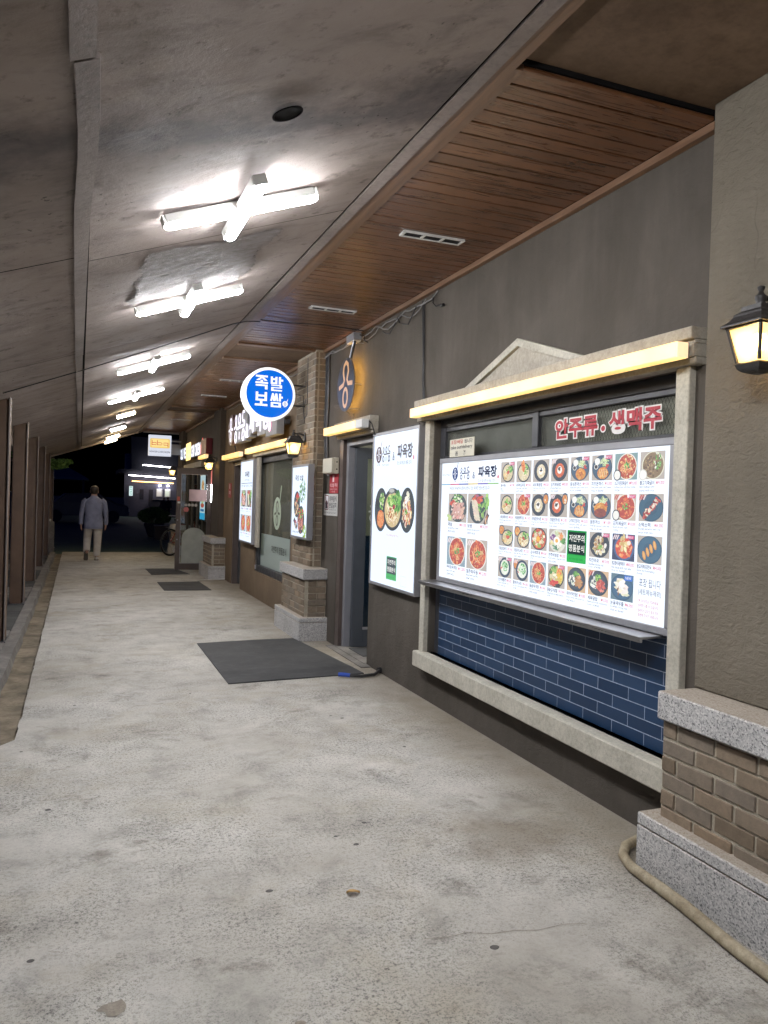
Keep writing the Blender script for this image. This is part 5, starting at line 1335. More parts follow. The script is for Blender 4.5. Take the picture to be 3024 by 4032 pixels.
MB().tube([(2.235, 8.68, 2.80), (2.375, 8.68, 2.80)], .009, 8).build('bracket', BLACKM, rsn); MB().tube([(2.235, 8.68, 2.57), (2.375, 8.68, 2.57)], .009, 8).build('bracket', BLACKM, rsn)
for zz_ in (2.80, 2.60): MB().tube([(2.37, 8.95, zz_), (2.345, 8.95, zz_ - .002), (2.345, 8.55, zz_ - .01), (2.345, 8.55, zz_ + .04)], .006, 6).build('hook', BLACKM, rsn)
MB().tube([(2.25, 8.66, 2.7), (2.33, 8.6, 2.68), (2.345, 8.62, 2.5), (2.35, 8.6, 2.42), (2.352, 8.5, 2.46), (2.355, 8.52, 2.7), (2.36, 8.55, 3.1)], .005, 6).build('lead', CABLE, rsn)

# ------------------------------------------------------------------ brown shop: window, doorway, channel letters
w2 = thing('shop_window', 'large dusky shop window with frosted lower half in the brown shop', 'window', (2.55, 10.7, .4))
fr = MB(); fr.box(2.52, 2.60, 9.66, 11.80, .402, .50); fr.box(2.52, 2.60, 9.66, 11.80, 2.03, 2.118); fr.box(2.52, 2.60, 11.67, 11.799, .501, 2.029); fr.box(2.52, 2.60, 9.66, 9.74, .501, 2.029)
fr.build('frame', DARKF, w2, bevel=.004)
bx('glass', DGLASS, w2, 2.57, 2.574, 9.741, 11.669, .98, 2.029); bx('frosted_glass', FROST, w2, 2.57, 2.574, 9.741, 11.669, .501, .979)
p = Print((2.5685, 11.66, .5), WALLF)
pan(p, .98, .80, .22, 'aebaa6', '4a4a3c', False); p.text('자연주의 명품분식', .70, .24, .10, '3a3c38', .86, .02)
p.build('window_sticker', PRINT, w2)
bx('pilaster', CREAM2, w2, 2.462, 2.499, 11.44, 11.625, .77, 2.115, .004)
bx('lintel', CREAM2, w2, 2.440, 2.499, 9.50, 11.83, 2.128, 2.175, .004)
bx('latch', ALU, w2, 2.505, 2.519, 11.72, 11.77, .43, .49, .003)
light_bar(2.375, 2.437, 9.52, 12.13, 2.185, 2.262, 'glowing amber light bar over the big dusky window')
d2 = thing('side_door', 'dark brown side doorway of the brown shop next to the four-photo poster', 'door', (2.6, 13.3, 0))
bx('leaf', DOORF, d2, 2.60, 2.65, 12.95, 13.64, .02, 2.05, .004); bx('door_frame', BROWNF, d2, 2.51, 2.66, 13.65, 13.72, 0, 2.115, .004); bx('door_frame', BROWNF, d2, 2.51, 2.66, 12.872, 12.945, 0, 2.115, .004); bx('door_frame', BROWNF, d2, 2.51, 2.66, 12.946, 13.649, 2.055, 2.115, .004)
bx('lintel', CREAM2, d2, 2.42, 2.499, 12.68, 13.83, 2.125, 2.16, .004)
light_bar(2.35, 2.418, 12.50, 14.10, 2.168, 2.245, 'short glowing amber light bar over the dark side doorway')
rs2 = thing('red_notice', 'small red notice on the brown wall beside the dark side doorway', 'sign', (2.495, 14.0, 1.5))
bx('plate', simple('dull_red_plastic', (0.34, 0.04, 0.045), 0.55), rs2, 2.492, 2.499, 13.86, 14.12, 1.50, 1.76, .001)
p = Print((2.4915, 14.12, 1.5), WALLF); p.rect(.09, .16, .15, .24, 'd9c4c4'); p.text('주의', .05, .05, .07, 'e6d6d6', .16, .02); p.build('lettering', PRINT, rs2)

cs = thing('channel_sign', 'white glowing channel letters on grey boxes over the brown shop window', 'sign', (2.4, 11.4, 2.35))
p = Print((2.298, 13.22, 2.33), WALLF)
LT = (.88, .84, 1.0)
bx('letter_box', GREYP, cs, 2.31, 2.41, 11.80, 12.64, 2.37, 2.60, .006); bx('letter_box', GREYP, cs, 2.31, 2.41, 11.70, 12.60, 2.605, 2.83, .006); bx('letter_box', GREYP, cs, 2.31, 2.41, 11.44, 11.74, 2.40, 2.60, .006)
bx('letter_box', GREYP, cs, 2.31, 2.41, 10.98, 11.46, 2.45, 2.78, .006); bx('letter_box', GREYP, cs, 2.31, 2.41, 10.44, 10.94, 2.38, 2.72, .006); bx('letter_box', GREYP, cs, 2.31, 2.41, 9.77, 10.40, 2.33, 2.60, .006)
bx('rail', DARKF, cs, 2.411, 2.47, 9.70, 13.1, 2.46, 2.52, .004)
m = MB(); m.loft([ell_ring((2.30 + dx, 12.968, 2.617), .245, .255, 40, Vector((0, 1, 0)), Vector((0, 0, 1))) for dx in (0, .08)]); m.build('pan_box', simple('plum_acrylic', (0.20, 0.12, 0.12), 0.4), cs)
CF = lit_print('channel_letter_face', 1.25)
def face(name, draw):
    q = Print((2.298, 13.22, 2.33), WALLF); draw(q); q.build(name, CF, cs)
face('pan_mark', lambda q: omega(q, .252, .287, .245, LT)); face('word_mark', lambda q: wordmark(q, .57, .055, .86, .45, LT, .10)); face('lit_letter', lambda q: q.text('&', 1.49, .07, .22, LT, .22, .03))
for i, ch in enumerate('파육장'): face('lit_letter', lambda q: q.text(ch, 1.76 + i * .45, .10, .36, LT, .40, .04))
face('seal_mark', lambda q: q.ell(3.11, .13, .08, .08, (1.0, .45, .62), 20))
MB().tube([(2.36, 12.95, 2.37), (2.38, 12.93, 2.32), (2.39, 12.95, 2.26)], .012, 6).build('lead', CABLE, cs)

# white cable at the foot of the brown pier
tag(MB().tube([(1.98, 14.05, .008), (2.06, 14.18, .008), (2.14, 14.24, .009), (2.3, 14.25, .012), (2.49, 14.22, .03)], .008, 6).build('white_cable', WHITEP, None, (2.2, 14.2, 0), smooth=True), 'thin white cable curving round the foot of the dark brown pier', 'cable')

# ------------------------------------------------------------------ chicken shop
d3 = thing('glass_door', 'brown-framed glass door of the chicken shop standing open across the walkway', 'door', (2.15, 16.1, 0))
m = MB(); x0, x1, y0, y1 = 1.805, 2.49, 16.085, 16.13
m.box(x0, x0 + .085, y0, y1, .02, 2.07); m.box(x1 - .08, x1, y0, y1, .02, 2.07); m.box(x0 + .085, x1 - .08, y0, y1, .02, .145); m.box(x0 + .085, x1 - .08, y0, y1, 1.95, 2.07)
m.build('leaf', BROWNF, d3, bevel=.003); bx('inner_trim', ALU, d3, x0 + .085, x0 + .095, y0 - .002, y0 + .02, .145, 1.95); bx('inner_trim', ALU, d3, x0 + .096, x1 - .08, y0 - .002, y0 + .02, .1455, .154); bx('inner_trim', ALU, d3, x0 + .096, x1 - .08, y0 - .002, y0 + .02, 1.941, 1.9495)
bx('glass', GLASS, d3, x0 + .097, x1 - .081, 16.106, 16.111, .155, 1.94)
MB().prism([(1.93, 16.1015, .157), (2.40, 16.1015, .157), (2.40, 16.1015, .66)] + [(2.165 + .235 * math.cos(a * pi / 12), 16.1015, .66 + .21 * math.sin(a * pi / 12)) for a in range(1, 12)] + [(1.93, 16.1015, .66)], (0, .003, 0)).build('frosted_film', simple('pale_frosted_film', (0.40, 0.42, 0.38), 0.7), d3)
bx('pink_sheet', simple('pale_pink_paper', (0.50, 0.36, 0.36), 0.8), d3, 2.053, 2.404, 16.0995, 16.1025, 1.407, 1.642)
p = Print((1.9, 16.101, 0), ENDF)
for i in range(4): p.ell(.095 + i * .066, 1.326, .03, .03, 'a09a92', 18); p.k -= 1
p.poly([(.05, 1.235), (.07, 1.28), (.135, 1.28), (.155, 1.235), (.135, 1.19), (.07, 1.19)], 'b86a66'); p.k += 1
p.text('황올', .47, 1.07, .085, '6f6a66', .13, .02); p.text('치킨', .47, .97, .085, '6f6a66', .13, .02)
p.build('door_stickers', PRINT, d3)
for zz_ in (1.02, .63): MB().tube([(1.835, 16.085, zz_), (1.835, 16.06, zz_)], .014, 8).build('lock', ALU, d3)
MB().tube([(1.80, 16.10, 1.10), (1.665, 16.10, 1.105)], .010, 6).build('handle', ALU, d3)
bx('red_tag', simple('orange_red_tag', (0.5, 0.10, 0.07), 0.6), d3, 1.822, 1.872, 16.080, 16.084, 1.40, 1.49); bx('white_tag', WHITEP, d3, 1.83, 1.885, 16.078, 16.084, 1.355, 1.395)
s3 = thing('storefront', 'glazed storefront of the chicken shop behind the open glass door', 'storefront', (2.55, 18.5, 0))
fr = MB(); fr.box(2.52, 2.58, 17.46, 20.28, .351, .42); fr.box(2.52, 2.58, 17.46, 20.28, 2.08, 2.149)
for yv in (17.46, 18.35, 19.25, 20.2): fr.box(2.521, 2.579, yv, yv + .07, .421, 2.079)
fr.build('frame', BROWNF, s3)
for ya in (17.531, 18.421, 19.321): bx('pane', GLASS, s3, 2.548, 2.552, ya, ya + .818 if ya < 19 else 20.199, .421, 2.079)
bx('lintel', CREAM2, s3, 2.43, 2.499, 17.22, 20.27, 2.16, 2.28, .004)
light_bar(2.35, 2.42, 16.15, 17.15, 2.30, 2.37, 'small amber light bar under the red and white letters of the chicken shop')
dp = thing('lit_display', 'narrow lit display poster on the dark wall seen through the chicken shop door', 'display', (2.44, 16.8, 1.0))
bx('frame', DARKF, dp, 2.425, 2.49, 16.42, 17.20, 1.0, 1.985, .003)
p = Print((2.4235, 17.17, 1.02), WALLF, 4); p.rect(0, 0, .72, .94, 'c4dce8'); p.ell(.36, .68, .2, .16, 'd8a878', 20); p.scatter(.36, .68, .19, .15, 30, .03, ['e0b080', 'c07a4a', 'f0d8b8']); p.rect(0, 0, .72, .14, '3aa8d8'); p.ell(.36, .30, .25, .05, 'c05a50', 18); p.scatter(.36, .42, .22, .09, 24, .02, ['d8d060', '88a850', 'e0e0a0']); p.rect(.1, .17, .62, .22, '2a6aa0'); p.build('lit_print', LIT, dp)
lt = thing('tube_light', 'thin vertical white tube light at the edge of the dark brown pier', 'lamp', (2.46, 15.85, 1.4))
MB().tube([(2.45, 15.83, 1.405), (2.45, 15.83, 1.748)], .010, 8).build('tube', LEDWHITE, lt); MB().tube([(2.45, 15.85, 1.752), (2.45, 15.85, 2.08)], .012, 8).build('red_tube', glow('red_tube_glow', (.8, .10, .08), .5), lt); bx('holder', DARKF, lt, 2.465, 2.499, 15.82, 15.86, 1.39, 2.09)
os_ = thing('letter_sign', 'lit white OLIVE CHICKEN lettering with a yellow panel over the chicken shop', 'sign', (2.42, 18.7, 2.36))
p = Print((2.398, 20.74, 2.36), WALLF); BL = (.80, .86, 1.0)
OF = lit_print('letter_sign_face', 1.4)
def oface(name, draw):
    q = Print((2.398, 20.74, 2.36), WALLF); draw(q); q.build(name, OF, os_)
for i, ch in enumerate('OLIVE'): oface('lit_letter', lambda q: q.text(ch, .02 + i * .215, .07, .27, BL, .17 if ch != 'I' else .07, .03))
for i, ch in enumerate('CHICKEN'): oface('lit_letter', lambda q: q.text(ch, 2.10 + i * .212, .055, .27, BL, .17 if ch != 'I' else .07, .03))
def _yel(q): q.rrect(1.13, .0, 2.03, .42, .06, (.95, .62, .22)); q.text('bb·q', 1.28, .14, .15, (.75, .28, .12), .6, .02)
oface('yellow_panel', _yel); oface('red_mark', lambda q: q.stroke([(3.62, .07), (3.66, .2), (3.74, .28), (3.80, .22), (3.86, .3), (3.92, .36)], .12, (1.0, .06, .08)))
bx('backing', DARKF, os_, 2.40, 2.46, 17.10, 20.76, 2.40, 2.66); bx('red_box', simple('dark_red_acrylic', (0.16, 0.012, 0.02), 0.4), os_, 2.36, 2.49, 16.10, 16.80, 2.38, 2.70, .004)
bq = thing('square_sign', 'square lit white sign with a yellow panel hanging from the far corner pier', 'sign', (1.86, 20.66, 2.50))
bx('body', glow('square_sign_side', (.8, .85, 1.0), .3), bq, 1.588, 2.148, 20.602, 20.72, 2.502, 3.036, .008)
p = Print((1.588, 20.6015, 2.502), ENDF)
p.rect(.004, .004, .556, .530, (.66, .70, .80)); p.rrect(.035, .205, .525, .445, .035, (.86, .58, .16)); p.rrect(.07, .235, .49, .425, .03, (.95, .74, .28))
RD = (.62, .08, .05)
def sqs(u, v, w, h, st=.016): p.stroke([(u, v), (u + w, v), (u + w, v + h), (u, v + h)], st, RD, True)
p.stroke([(.085, .40), (.085, .272)], .016, RD); sqs(.085, .285, .10, .055); p.stroke([(.215, .40), (.215, .272)], .016, RD); sqs(.215, .285, .10, .055); p.ell(.345, .31, .010, .010, RD, 10); sqs(.375, .285, .10, .055); p.stroke([(.475, .345), (.475, .235)], .016, RD)
p.text('비비큐', .03, .085, .05, '3c4254', .19, .012); p.text('CHICKEN', .23, .085, .046, '3c4254', .30, .008)
p.build('sign_face', LIT, bq)
MB().tube([(2.148, 20.66, 2.9), (2.41, 20.66, 2.9)], .02, 8).build('bracket', GREYP, bq); bx('bracket_box', GREYP, bq, 2.16, 2.39, 20.63, 20.69, 2.55, 2.82)
# ------------------------------------------------------------------ the walking man
def person(name, label, loc, pose='walk', jacket=None, trouser=None, hairc=None, group=None, rotz=0.0, sc=1.0):
    t_ = thing(name, label, 'person', loc, group, (0, 0, rotz)); t_.scale = (sc, sc, sc)
    SKIN = bpy.data.materials.get('skin') or simple('skin', (0.40, 0.22, 0.15), 0.55)
    hip, kn, an = .86, .47, .085
    LF = [(-.095, .0, hip), (-.125, .06, kn + .02), (-.135, -.14, .20), (-.135, -.18, .17)]     # lifted trailing leg
    RF = [(.095, .0, hip), (.095, .03, kn), (.085, -.01, an), (.085, .10, .035)]
    if pose == 'stand': LF = [(-x, y, z) for x, y, z in RF]
    V = [(0, 0, .90), (0, -.01, 1.12), (0, -.015, 1.36), (0, -.005, 1.47), (0, .02, 1.58), (0, .025, 1.64)]
    Rr = [.12, .11, .085, .050, .085, .06]; E_ = [(0, 1), (1, 2), (2, 3), (3, 4), (4, 5)]
    def chain(start, pts, rs):
        prev = start
        for q, r_ in zip(pts, rs): V.append(q); Rr.append(r_); E_.append((prev, len(V) - 1)); prev = len(V) - 1
        return prev
    for s_, leg in ((-1, LF), (1, RF)): chain(0, leg, (.085, .058, .042, .036))
    hands = []
    for s_ in (-1, 1):
        sw = -.06 if s_ < 0 else .05
        e_ = chain(2, [(s_ * .185, -.01, 1.325), (s_ * .25, -.02 - sw * .2, 1.09), (s_ * .268, .03 + sw, .85), (s_ * .266, .04 + sw, .79), (s_ * .262, .05 + sw, .745)], (.035, .033, .028, .027, .023))
        wx, wy, wz = V[e_]
        for i, dy in enumerate((-.026, -.009, .008, .024)): chain(e_, [(wx - s_ * .004, wy + dy, wz - .04), (wx - s_ * .018, wy + dy, wz - .075 + abs(i - 1.3) * .008)], (.009, .007))
        chain(e_ - 1, [(wx - s_ * .01, wy + .04, wz - .0), (wx - s_ * .018, wy + .05, wz - .035)], (.010, .008))
    me = bpy.data.meshes.new('body'); me.from_pydata(V, E_, [])
    bo = link('body', me, t_); bo.modifiers.new('Skin', 'SKIN'); 
    for i, sv in enumerate(me.skin_vertices[0].data): sv.radius = (Rr[i], Rr[i]); sv.use_root = (i == 0)
    bo.modifiers.new('Subdivision', 'SUBSURF').levels = 2; bo.modifiers['Subdivision'].render_levels = 2
    me.materials.append(SKIN)
    U, Wv = Vector((1, 0, 0)), Vector((0, 1, 0))
    m = MB()
    tor = [(.715, .205, .135, .0, 2.6), (.80, .208, .14, .0, 2.6), (.90, .20, .135, 0, 2.5), (1.03, .185, .125, -.01, 2.5), (1.15, .192, .13, -.015, 2.5), (1.26, .205, .13, -.02, 2.4), (1.33, .205, .115, -.015, 2.2), (1.375, .17, .10, -.012, 2.1), (1.41, .115, .085, -.008, 2.0), (1.435, .085, .07, -.005, 2.0), (1.465, .070, .065, .0, 2.0)]
    m.loft([ell_ring((0, yc, z), a, b, 22, U, Wv, pw) for z, a, b, yc, pw in tor])
    for s_ in (-1, 1):
        sw = -.06 if s_ < 0 else .05
        cs_ = [((s_ * .15, -.012, 1.36), .066), ((s_ * .205, -.012, 1.315), .068), ((s_ * .232, -.02, 1.22), .060), ((s_ * .252, -.025 - sw * .2, 1.09), .055), ((s_ * .266, .0 + sw * .5, .97), .050), ((s_ * .268, .028 + sw, .815), .047)]
        m.tube([c_ for c_, _ in cs_], [r_ for _, r_ in cs_], 14)
    m.build('jacket', jacket, t_, local=True, smooth=True)
    m = MB(); m.loft([ell_ring((0, .0, z), a, b, 20, U, Wv, 2.4) for z, a, b in ((.70, .165, .115), (.80, .178, .125), (.90, .17, .12))])
    for s_, leg in ((-1, LF), (1, RF)):
        a, b, c_ = [Vector(q) for q in leg[:3]]
        pts = [a + Vector((s_ * .005, 0, -.02)), a.lerp(b, .35), a.lerp(b, .75), b, b.lerp(c_, .3), b.lerp(c_, .65), b.lerp(c_, .98)]
        m.tube(pts, [.108, .102, .09, .084, .082, .076, .074], 14)
    m.build('trousers', trouser, t_, local=True, smooth=True)
    SH = bpy.data.materials.get('pale_shoe') or simple('pale_shoe', (0.42, 0.38, 0.33), 0.6)
    SO = bpy.data.materials.get('shoe_sole') or simple('shoe_sole', (0.13, 0.115, 0.09), 0.8)
    def shoe(c_, tilt):
        c_ = Vector(c_); f = Vector((0, math.cos(tilt), math.sin(tilt))); up = Vector((0, -math.sin(tilt), math.cos(tilt)))
        rg = [[c_ + f * s_ + U * (w * math.cos(2 * pi * i / 14)) + up * (max(0, h * math.sin(2 * pi * i / 14)) + .018) for i in range(14)] for s_, w, h in ((-.10, .025, .03), (-.085, .038, .065), (-.03, .042, .075), (.04, .046, .05), (.10, .045, .038), (.145, .032, .025), (.16, .012, .01))]
        o = MB().loft(rg).build('shoe', SH, t_, local=True, smooth=True)
        rg = [[c_ + f * s_ + U * (w * math.cos(2 * pi * i / 14)) + up * (.010 + .011 * math.copysign(1, math.sin(2 * pi * i / 14 + .01))) for i in range(14)] for s_, w in ((-.104, .02), (-.09, .040), (0, .044), (.08, .049), (.14, .038), (.166, .014))]
        MB().loft(rg).build('sole', SO, o, local=True)
    shoe((.085, .02, .0), 0); shoe((-.145, -.13, .11) if pose == 'walk' else (-.085, .02, 0), -1.05 if pose == 'walk' else 0)
    hd = Vector((0, .022, 1.575)); HR = []
    for k_, (dz, r_) in enumerate(((-.085, .06), (-.055, .084), (-.01, .100), (.035, .104), (.075, .094), (.10, .066), (.115, .025))):
        HR.append(ell_ring(hd + Vector((0, -.012, dz)), r_ * .90, r_ * 1.05, 18))
    MB().loft(HR).build('hair', hairc, t_, local=True, smooth=True)
    m = MB()
    for s_ in (-1, 1): m.loft([ell_ring(hd + Vector((s_ * (.080 + dx), .02, -.02)), a * .6, a, 10, Wv, Vector((0, 0, 1))) for dx, a in ((0, .024), (.010, .030), (.016, .022))])
    m.build('ears', SKIN, t_, local=True, smooth=True)
    # face side: nose and brow
    MB().loft([ell_ring(hd + Vector((0, .095 + dy, -.02 + dz)), w, h, 8, U, Vector((0, 0, 1))) for dy, dz, w, h in ((-.02, .01, .014, .03), (.012, -.012, .012, .016), (.018, -.016, .005, .006))]).build('nose', SKIN, t_, local=True, smooth=True)
    return t_
t = NT('blue_grey_blazer', 0.85, 0.2)
c = t.ramp(t.noise(9, 5), [(0.3, (0.19, 0.195, 0.255)), (0.7, (0.26, 0.265, 0.335))]); t.color(c); t.bump(t.noise(300, 3), 0.2, 0.002); t.bump(t.noise(7, 4, vec=t.pos((1, 1, .5))), 0.5, 0.03); BLZ = t.m
t = NT('beige_trousers', 0.85, 0.2)
c = t.ramp(t.noise(9, 5), [(0.3, (0.48, 0.42, 0.35)), (0.7, (0.60, 0.54, 0.46))]); t.color(c); t.bump(t.noise(9, 4, vec=t.pos((1, 1, .6))), 0.8, 0.04); TRS = t.m
HAIR = simple('dark_hair', (0.045, 0.033, 0.022), 0.5, 0.4, 0, 0.35, 40, 0.5, 150)
person('person', 'man in a blue-grey blazer and beige trousers walking away down the arcade', (.302, 18.72, .0), 'walk', BLZ, TRS, HAIR, sc=.992)
BLK = simple('black_clothes', (0.012, 0.012, 0.016), 0.85)
person('person', 'left one of two people in black standing far off behind the bush', (5.35, 55.0, -.06), 'stand', BLK, BLK, HAIR, 'two dark figures beyond the bush', sc=.86)
person('person', 'right one of two people in black standing far off behind the bush', (5.62, 55.2, -.06), 'stand', BLK, BLK, HAIR, 'two dark figures beyond the bush', sc=.88)

# ------------------------------------------------------------------ bicycle beyond the glass door
bc = thing('bicycle', 'parked bicycle half hidden behind the open glass door', 'bicycle', (2.35, 20.4, 0))
TYRE = simple('tyre_rubber', (0.018, 0.018, 0.018), 0.8); RIM = simple('bike_rim', (0.35, 0.34, 0.33), 0.35, 0.5, 0.8); BIKE = simple('bike_red_paint', (0.22, 0.025, 0.02), 0.35)
ax = Vector((.78, .62, 0)).normalized(); side = Vector((-ax.y, ax.x, 0))
def wheel(c_):
    c_ = Vector(c_); ring_ = lambda r: [c_ + ax * (r * math.cos(2 * pi * i / 40)) + Vector((0, 0, r * math.sin(2 * pi * i / 40))) for i in range(40)]
    w = MB().tube(ring_(.318), .021, 8, closed=True).build('wheel', TYRE, bc, smooth=True)
    MB().tube(ring_(.292), .010, 6, closed=True).build('rim', RIM, w, smooth=True)
    m = MB()
    for i in range(20):
        a = 2 * pi * i / 20; m.tube([c_ + side * (.02 if i % 2 else -.02), c_ + ax * (.285 * math.cos(a)) + Vector((0, 0, .285 * math.sin(a)))], .0016, 3)
    m.tube([c_ - side * .04, c_ + side * .04], .018, 8); m.build('spokes', RIM, w)
C1 = Vector((2.13, 20.05, .339)); C2 = C1 + ax * 1.02
wheel(C1); wheel(C2)
BBk = C1 + ax * .42 + Vector((0, 0, -.05)); ST = C1 + ax * .30 + Vector((0, 0, .42)); HD = C1 + ax * .86 + Vector((0, 0, .50))
m = MB()
for a, b in ((BBk, ST), (ST, HD), (BBk, HD), (BBk, C1), (ST, C1), (HD, C2), (ST, ST + Vector((0, 0, .12)))): m.tube([a, b], .014, 8)
m.build('frame', BIKE, bc, smooth=True)
m = MB(); hb = HD + Vector((0, 0, .16)); m.tube([HD, hb], .012, 8); m.tube([hb - side * .27 - ax * .08, hb - side * .1, hb + side * .1, hb + side * .27 - ax * .08], .011, 8); m.build('handlebar', RIM, bc, smooth=True)
sd = ST + Vector((0, 0, .14)); m = MB(); m.loft([ell_ring(sd + ax * s_, w, .028, 12, side, Vector((0, 0, 1))) for s_, w in ((-.13, .06), (-.08, .075), (0, .05), (.08, .022), (.13, .015))]); m.build('saddle', TYRE, bc, smooth=True)
MB().tube([C1 + side * .03, C1 + side * .12 + Vector((0, 0, -.33)) - ax * .03], .008, 6).build('kickstand', RIM, bc)
m = MB(); rk = C1 + Vector((0, 0, .38)); m.tube([rk - ax * .16, rk + ax * .28], .008, 6); m.tube([rk - ax * .1, C1], .006, 6); m.build('rear_rack', RIM, bc)

# ------------------------------------------------------------------ planting beyond the arcade
def leafmat(name, a, b):
    t = NT(name, 0.55, 0.35); t.color(t.ramp(t.noise(3, 4), [(0.3, a), (0.7, b)])); return t.m
LEAF1 = leafmat('bush_leaf', (0.022, 0.060, 0.016), (0.055, 0.12, 0.03)); LEAF2 = leafmat('tree_leaf', (0.07, 0.15, 0.03), (0.13, 0.24, 0.06)); BARK = stone('bark', (0.05, 0.04, 0.03), (0.1, 0.08, 0.06), 20)
def leaves(cs_, N, size, seed):
    r2 = random.Random(seed); m = MB()
    for _ in range(N):
        c_, a, b, h = r2.choice(cs_)
        while True:
            q = Vector((r2.uniform(-1, 1), r2.uniform(-1, 1), r2.uniform(-1, 1)))
            if .25 < q.length < 1: break
        q = q * (.75 + .25 * r2.random()) / max(.5, q.length)
        P0 = Vector(c_) + Vector((q.x * a, q.y * b, q.z * h)); n_ = Vector((r2.gauss(0, 1), r2.gauss(0, 1), r2.gauss(.6, 1))).normalized()
        u = n_.orthogonal().normalized(); u = (Matrix.Rotation(r2.uniform(0, 6.28), 3, n_) @ u); w = n_.cross(u); s_ = size * r2.uniform(.6, 1.3)
        m.add([P0 - u * s_, P0 + w * s_ * .45, P0 + u * s_, P0 - w * s_ * .45 + n_ * s_ * .15], [(0, 1, 2, 3)])
    return m
bu = thing('potted_bush', 'round green bush in a wide dark pot beyond the paving', 'bush', (2.62, 30.3, -.06))
leaves([((2.62, 30.3, .72), .52, .5, .33), ((2.3, 30.2, .74), .3, .35, .24), ((2.95, 30.3, .70), .3, .35, .24), ((2.62, 30.2, .88), .34, .34, .2)], 4200, .045, 5).build('foliage', LEAF1, bu)
MB().lathe([(.20, -.06), (.24, .0), (.32, .25), (.38, .42), (.40, .46), (.36, .46), (.34, .40)], (2.62, 30.3, 0), 24).build('pot', DARKF, bu, smooth=True)
m = MB()
for i in range(6): m.tube([(2.62, 30.3, .4), (2.62 + .25 * math.cos(i), 30.3 + .25 * math.sin(i), .7)], .012, 5)
m.build('stems', BARK, bu)
pl = thing('planter_box', 'dark square planter box in front of the round bush', 'planter', (2.73, 28.8, -.06))
bx('box', simple('planter_brown', (0.045, 0.035, 0.028), 0.7), pl, 2.50, 2.965, 28.6, 29.06, -.06, .42, .008); bx('rim', GREYC, pl, 2.485, 2.98, 28.585, 29.075, .421, .445, .006)
tr = thing('tree', 'leafy green tree branch hanging under the roof end beyond the last post', 'tree', (-2.3, 22.9, -.06))
MB().tube([(-2.4, 22.9, -.06), (-2.38, 22.9, 1.0), (-2.3, 22.85, 2.2), (-2.2, 22.8, 3.2), (-2.1, 22.8, 4.2)], [.13, .11, .10, .08, .05], 10).build('trunk', BARK, tr, smooth=True)
m = MB(); m.tube([(-2.3, 22.85, 2.1), (-1.6, 22.6, 2.35), (-.9, 22.4, 2.36), (-.35, 22.3, 2.33)], [.05, .035, .02, .008], 6); m.tube([(-2.2, 22.8, 3.1), (-1.2, 22.5, 3.3), (-.6, 22.4, 3.2)], [.05, .03, .01], 6); m.build('branch', BARK, tr)
leaves([((-.62, 22.35, 2.24), .33, .3, .13), ((-.42, 22.3, 2.31), .22, .2, .06), ((-1.3, 22.6, 2.5), .5, .45, .3), ((-2.1, 22.8, 3.6), .9, .9, .7), ((-1.0, 22.5, 3.3), .7, .6, .35)], 3600, .05, 8).build('crown', LEAF2, tr)

# ------------------------------------------------------------------ far building across the open ground
K = 58 / 36.0
fb = thing('far_building', 'dark far building with white and amber light strips and lit windows', 'building', (4.8, 60, -.06))
FW = simple('far_wall', (0.10, 0.10, 0.13), 0.8); FD = simple('far_dark_wall', (0.03, 0.03, 0.04), 0.8)
def fz(z): return 1.5 + (z - 1.5) * K
Y0 = 58.0
bx('wall', FW, fb, 2.9, 9.5, Y0, Y0 + .3, -.06, 4.4); bx('roof', FD, fb, 2.5, 9.9, Y0 - .9, Y0 + 5, fz(2.42), fz(2.60)); bx('upper_wall', FD, fb, 3.3, 9.6, Y0 - .3, Y0 + .2, fz(2.61), 5.6)
bx('counter', FD, fb, 4.6, 9.3, Y0 - .35, Y0 - .01, -.06, fz(1.30)); bx('counter_top', GREYC, fb, 4.8, 9.3, Y0 - .40, Y0 - .005, fz(1.303), fz(1.325))
for wx0, wx1 in ((3.183, 3.401), (3.54, 3.752)):
    w_ = bx('window', WHITEP, fb, wx0 * K - .03, wx1 * K + .03, Y0 - .05, Y0 - .002, fz(1.44), fz(1.80)); bx('pane', glow('far_window_glow', (.62, .75, .48) if wx0 > 3.5 else (.55, .50, .36), .35), w_, wx0 * K, wx1 * K - .06, Y0 - .056, Y0 - .051, fz(1.47), fz(1.78))
    MB().lathe([(.02, .0), (.06, -.01), (.08, -.05), (.07, -.06)], ((wx0 + wx1) / 2 * K, Y0 - .16, fz(1.96)), 12).build('downlight', glow('far_downlight', (.85, .86, 1.0), 40.0), fb)
for wx0, wx1, z0, z1 in ((2.45, 2.62, 1.3, 1.75), (2.84, 3.02, 1.3, 1.75)): bx('window', FD, fb, wx0 * K, wx1 * K, Y0 - .03, Y0 - .001, fz(z0), fz(z1))
ls = lambda a, za, b, zb, r_, m_: MB().tube([(a * K, Y0 - 1.0, fz(za)), (b * K, Y0 - 1.0, fz(zb))], r_, 6).build('light_strip', m_, fb)
ls(2.507, 2.806, 3.76, 2.742, .028, LEDWHITE); ls(1.95, 2.337, 2.57, 2.315, .026, LEDWHITE); ls(2.59, 2.314, 3.88, 2.268, .030, LEDWHITE); ls(2.081, 2.086, 3.83, 2.05, .034, LEDORANGE)
vs = thing('vertical_sign', 'small upright lit sign with green lettering on the far dark wall', 'sign', (3.34, Y0, 1.4))
bx('body', FW, vs, 3.20, 3.47, Y0 - .45, Y0 - .36, fz(1.44), fz(1.89)); p = Print((3.21, Y0 - .452, fz(1.45)), ENDF); p.rect(0, 0, .25, .68, 'd6ecec')
for i, ch in enumerate('한식분식'): p.text(ch, .06, .54 - i * .16, .11, '3a9a80', .13, .02)
p.build('sign_face', LIT, vs)
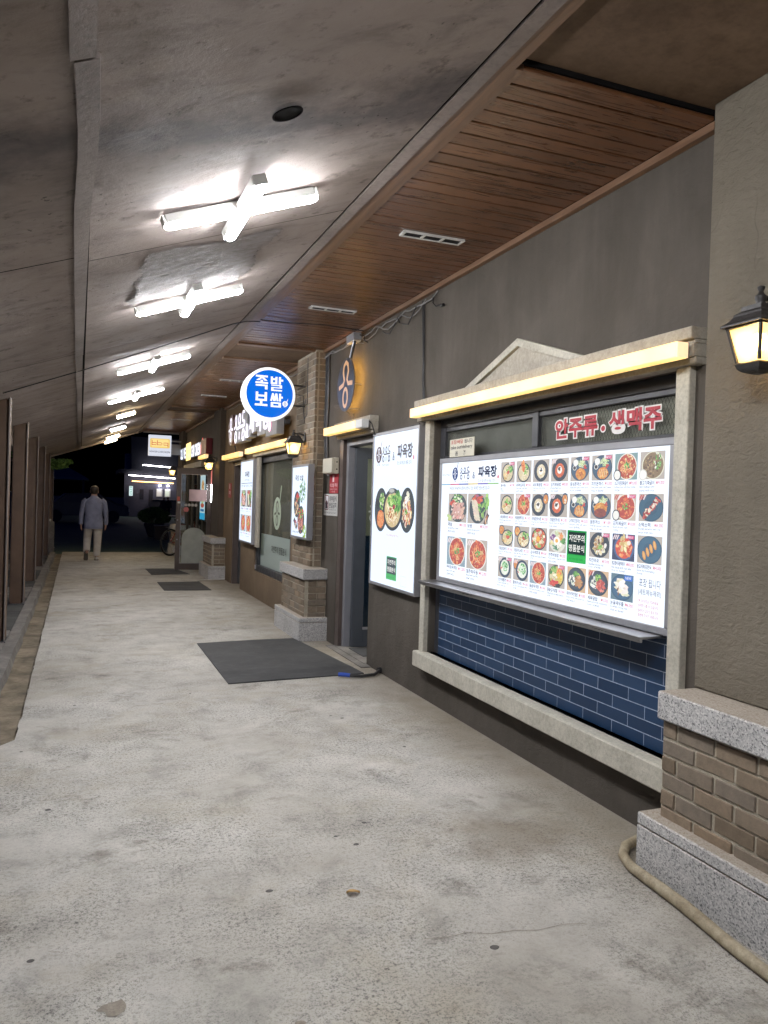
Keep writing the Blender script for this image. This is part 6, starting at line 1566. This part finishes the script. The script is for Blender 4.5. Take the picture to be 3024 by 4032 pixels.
bh = thing('low_bench', 'pale low bench top in front of the far building', 'bench', (5.05, 54, -.06)); bx('seat', GREYC, bh, 4.6, 5.1, 53.8, 54.2, .60, .66); bx('leg', FD, bh, 4.65, 4.72, 53.85, 54.15, -.06, .599); bx('leg', FD, bh, 4.98, 5.05, 53.85, 54.15, -.06, .599)
# dim parked cars and a pavilion roof at the left
def car(cx, cy, rot, label):
    c_ = thing('parked_car', label, 'car', (cx, cy, -.06), 'dim parked cars far to the left', (0, 0, rot))
    CP = bpy.data.materials.get('dim_car_paint') or simple('dim_car_paint', (0.06, 0.065, 0.058), 0.4)
    Wd = .92; prof = [(-2.2, .35), (-2.25, .8), (-1.5, 1.0), (-.9, 1.52), (.7, 1.60), (1.6, 1.05), (2.2, .95), (2.3, .4)]
    MB().loft([[Vector((px, sy * Wd * k_, pz)) for px, pz in prof] for sy, k_ in ((-1, .92), (-1, 1.0), (1, 1.0), (1, .92))]).build('body', CP, c_, local=True, bevel=.05, seg=2)
    for sy in (-1, 1):
        gl = MB(); gl.prism([(-1.25, sy * (Wd + .006), 1.05), (-.82, sy * (Wd + .006), 1.44), (.62, sy * (Wd + .006), 1.50), (1.32, sy * (Wd + .006), 1.08)], (0, -sy * .01, 0))
        gl.build('side_window', DARKF, c_, local=True)
    for sx_ in (-1.4, 1.45):
        for sy in (-.86, .86):
            MB().loft([ell_ring((sx_, sy + dy, .34), .33, .33, 20, Vector((1, 0, 0)), Vector((0, 0, 1))) for dy in (-.1, .1)]).build('wheel', TYRE, c_, local=True)
    for sy in (-.6, .6): MB().box(2.27, 2.32, sy - .15, sy + .15, .62, .78).build('headlight', WHITEP, c_, local=True)
car(.15, 45.0, .08, 'dim parked car far off, just left of the walking man'); car(-4.3, 46.5, .05, 'dim parked car far off at the left, behind the last post')
pv2 = thing('pavilion', 'dim far pavilion with a low hipped roof beyond the parked cars', 'pavilion', (-1.6, 56, -.06))
MB().loft([[Vector((-3.6, 54, 2.35)), Vector((.55, 54, 2.35)), Vector((.55, 58, 2.35)), Vector((-3.6, 58, 2.35))], [Vector((-3.4, 54, 2.5)), Vector((.40, 54, 2.5)), Vector((.40, 58, 2.5)), Vector((-3.4, 58, 2.5))], [Vector((-2.0, 55.2, 3.2)), Vector((-.8, 55.2, 3.2)), Vector((-.8, 56.8, 3.2)), Vector((-2.0, 56.8, 3.2))]]).build('roof', simple('pavilion_roof', (0.10, 0.13, 0.13), 0.6), pv2)
for px in (-3.2, .2):
    for py in (54.4, 57.6): bx('post', FD, pv2, px - .07, px + .07, py - .07, py + .07, -.06, 2.35)
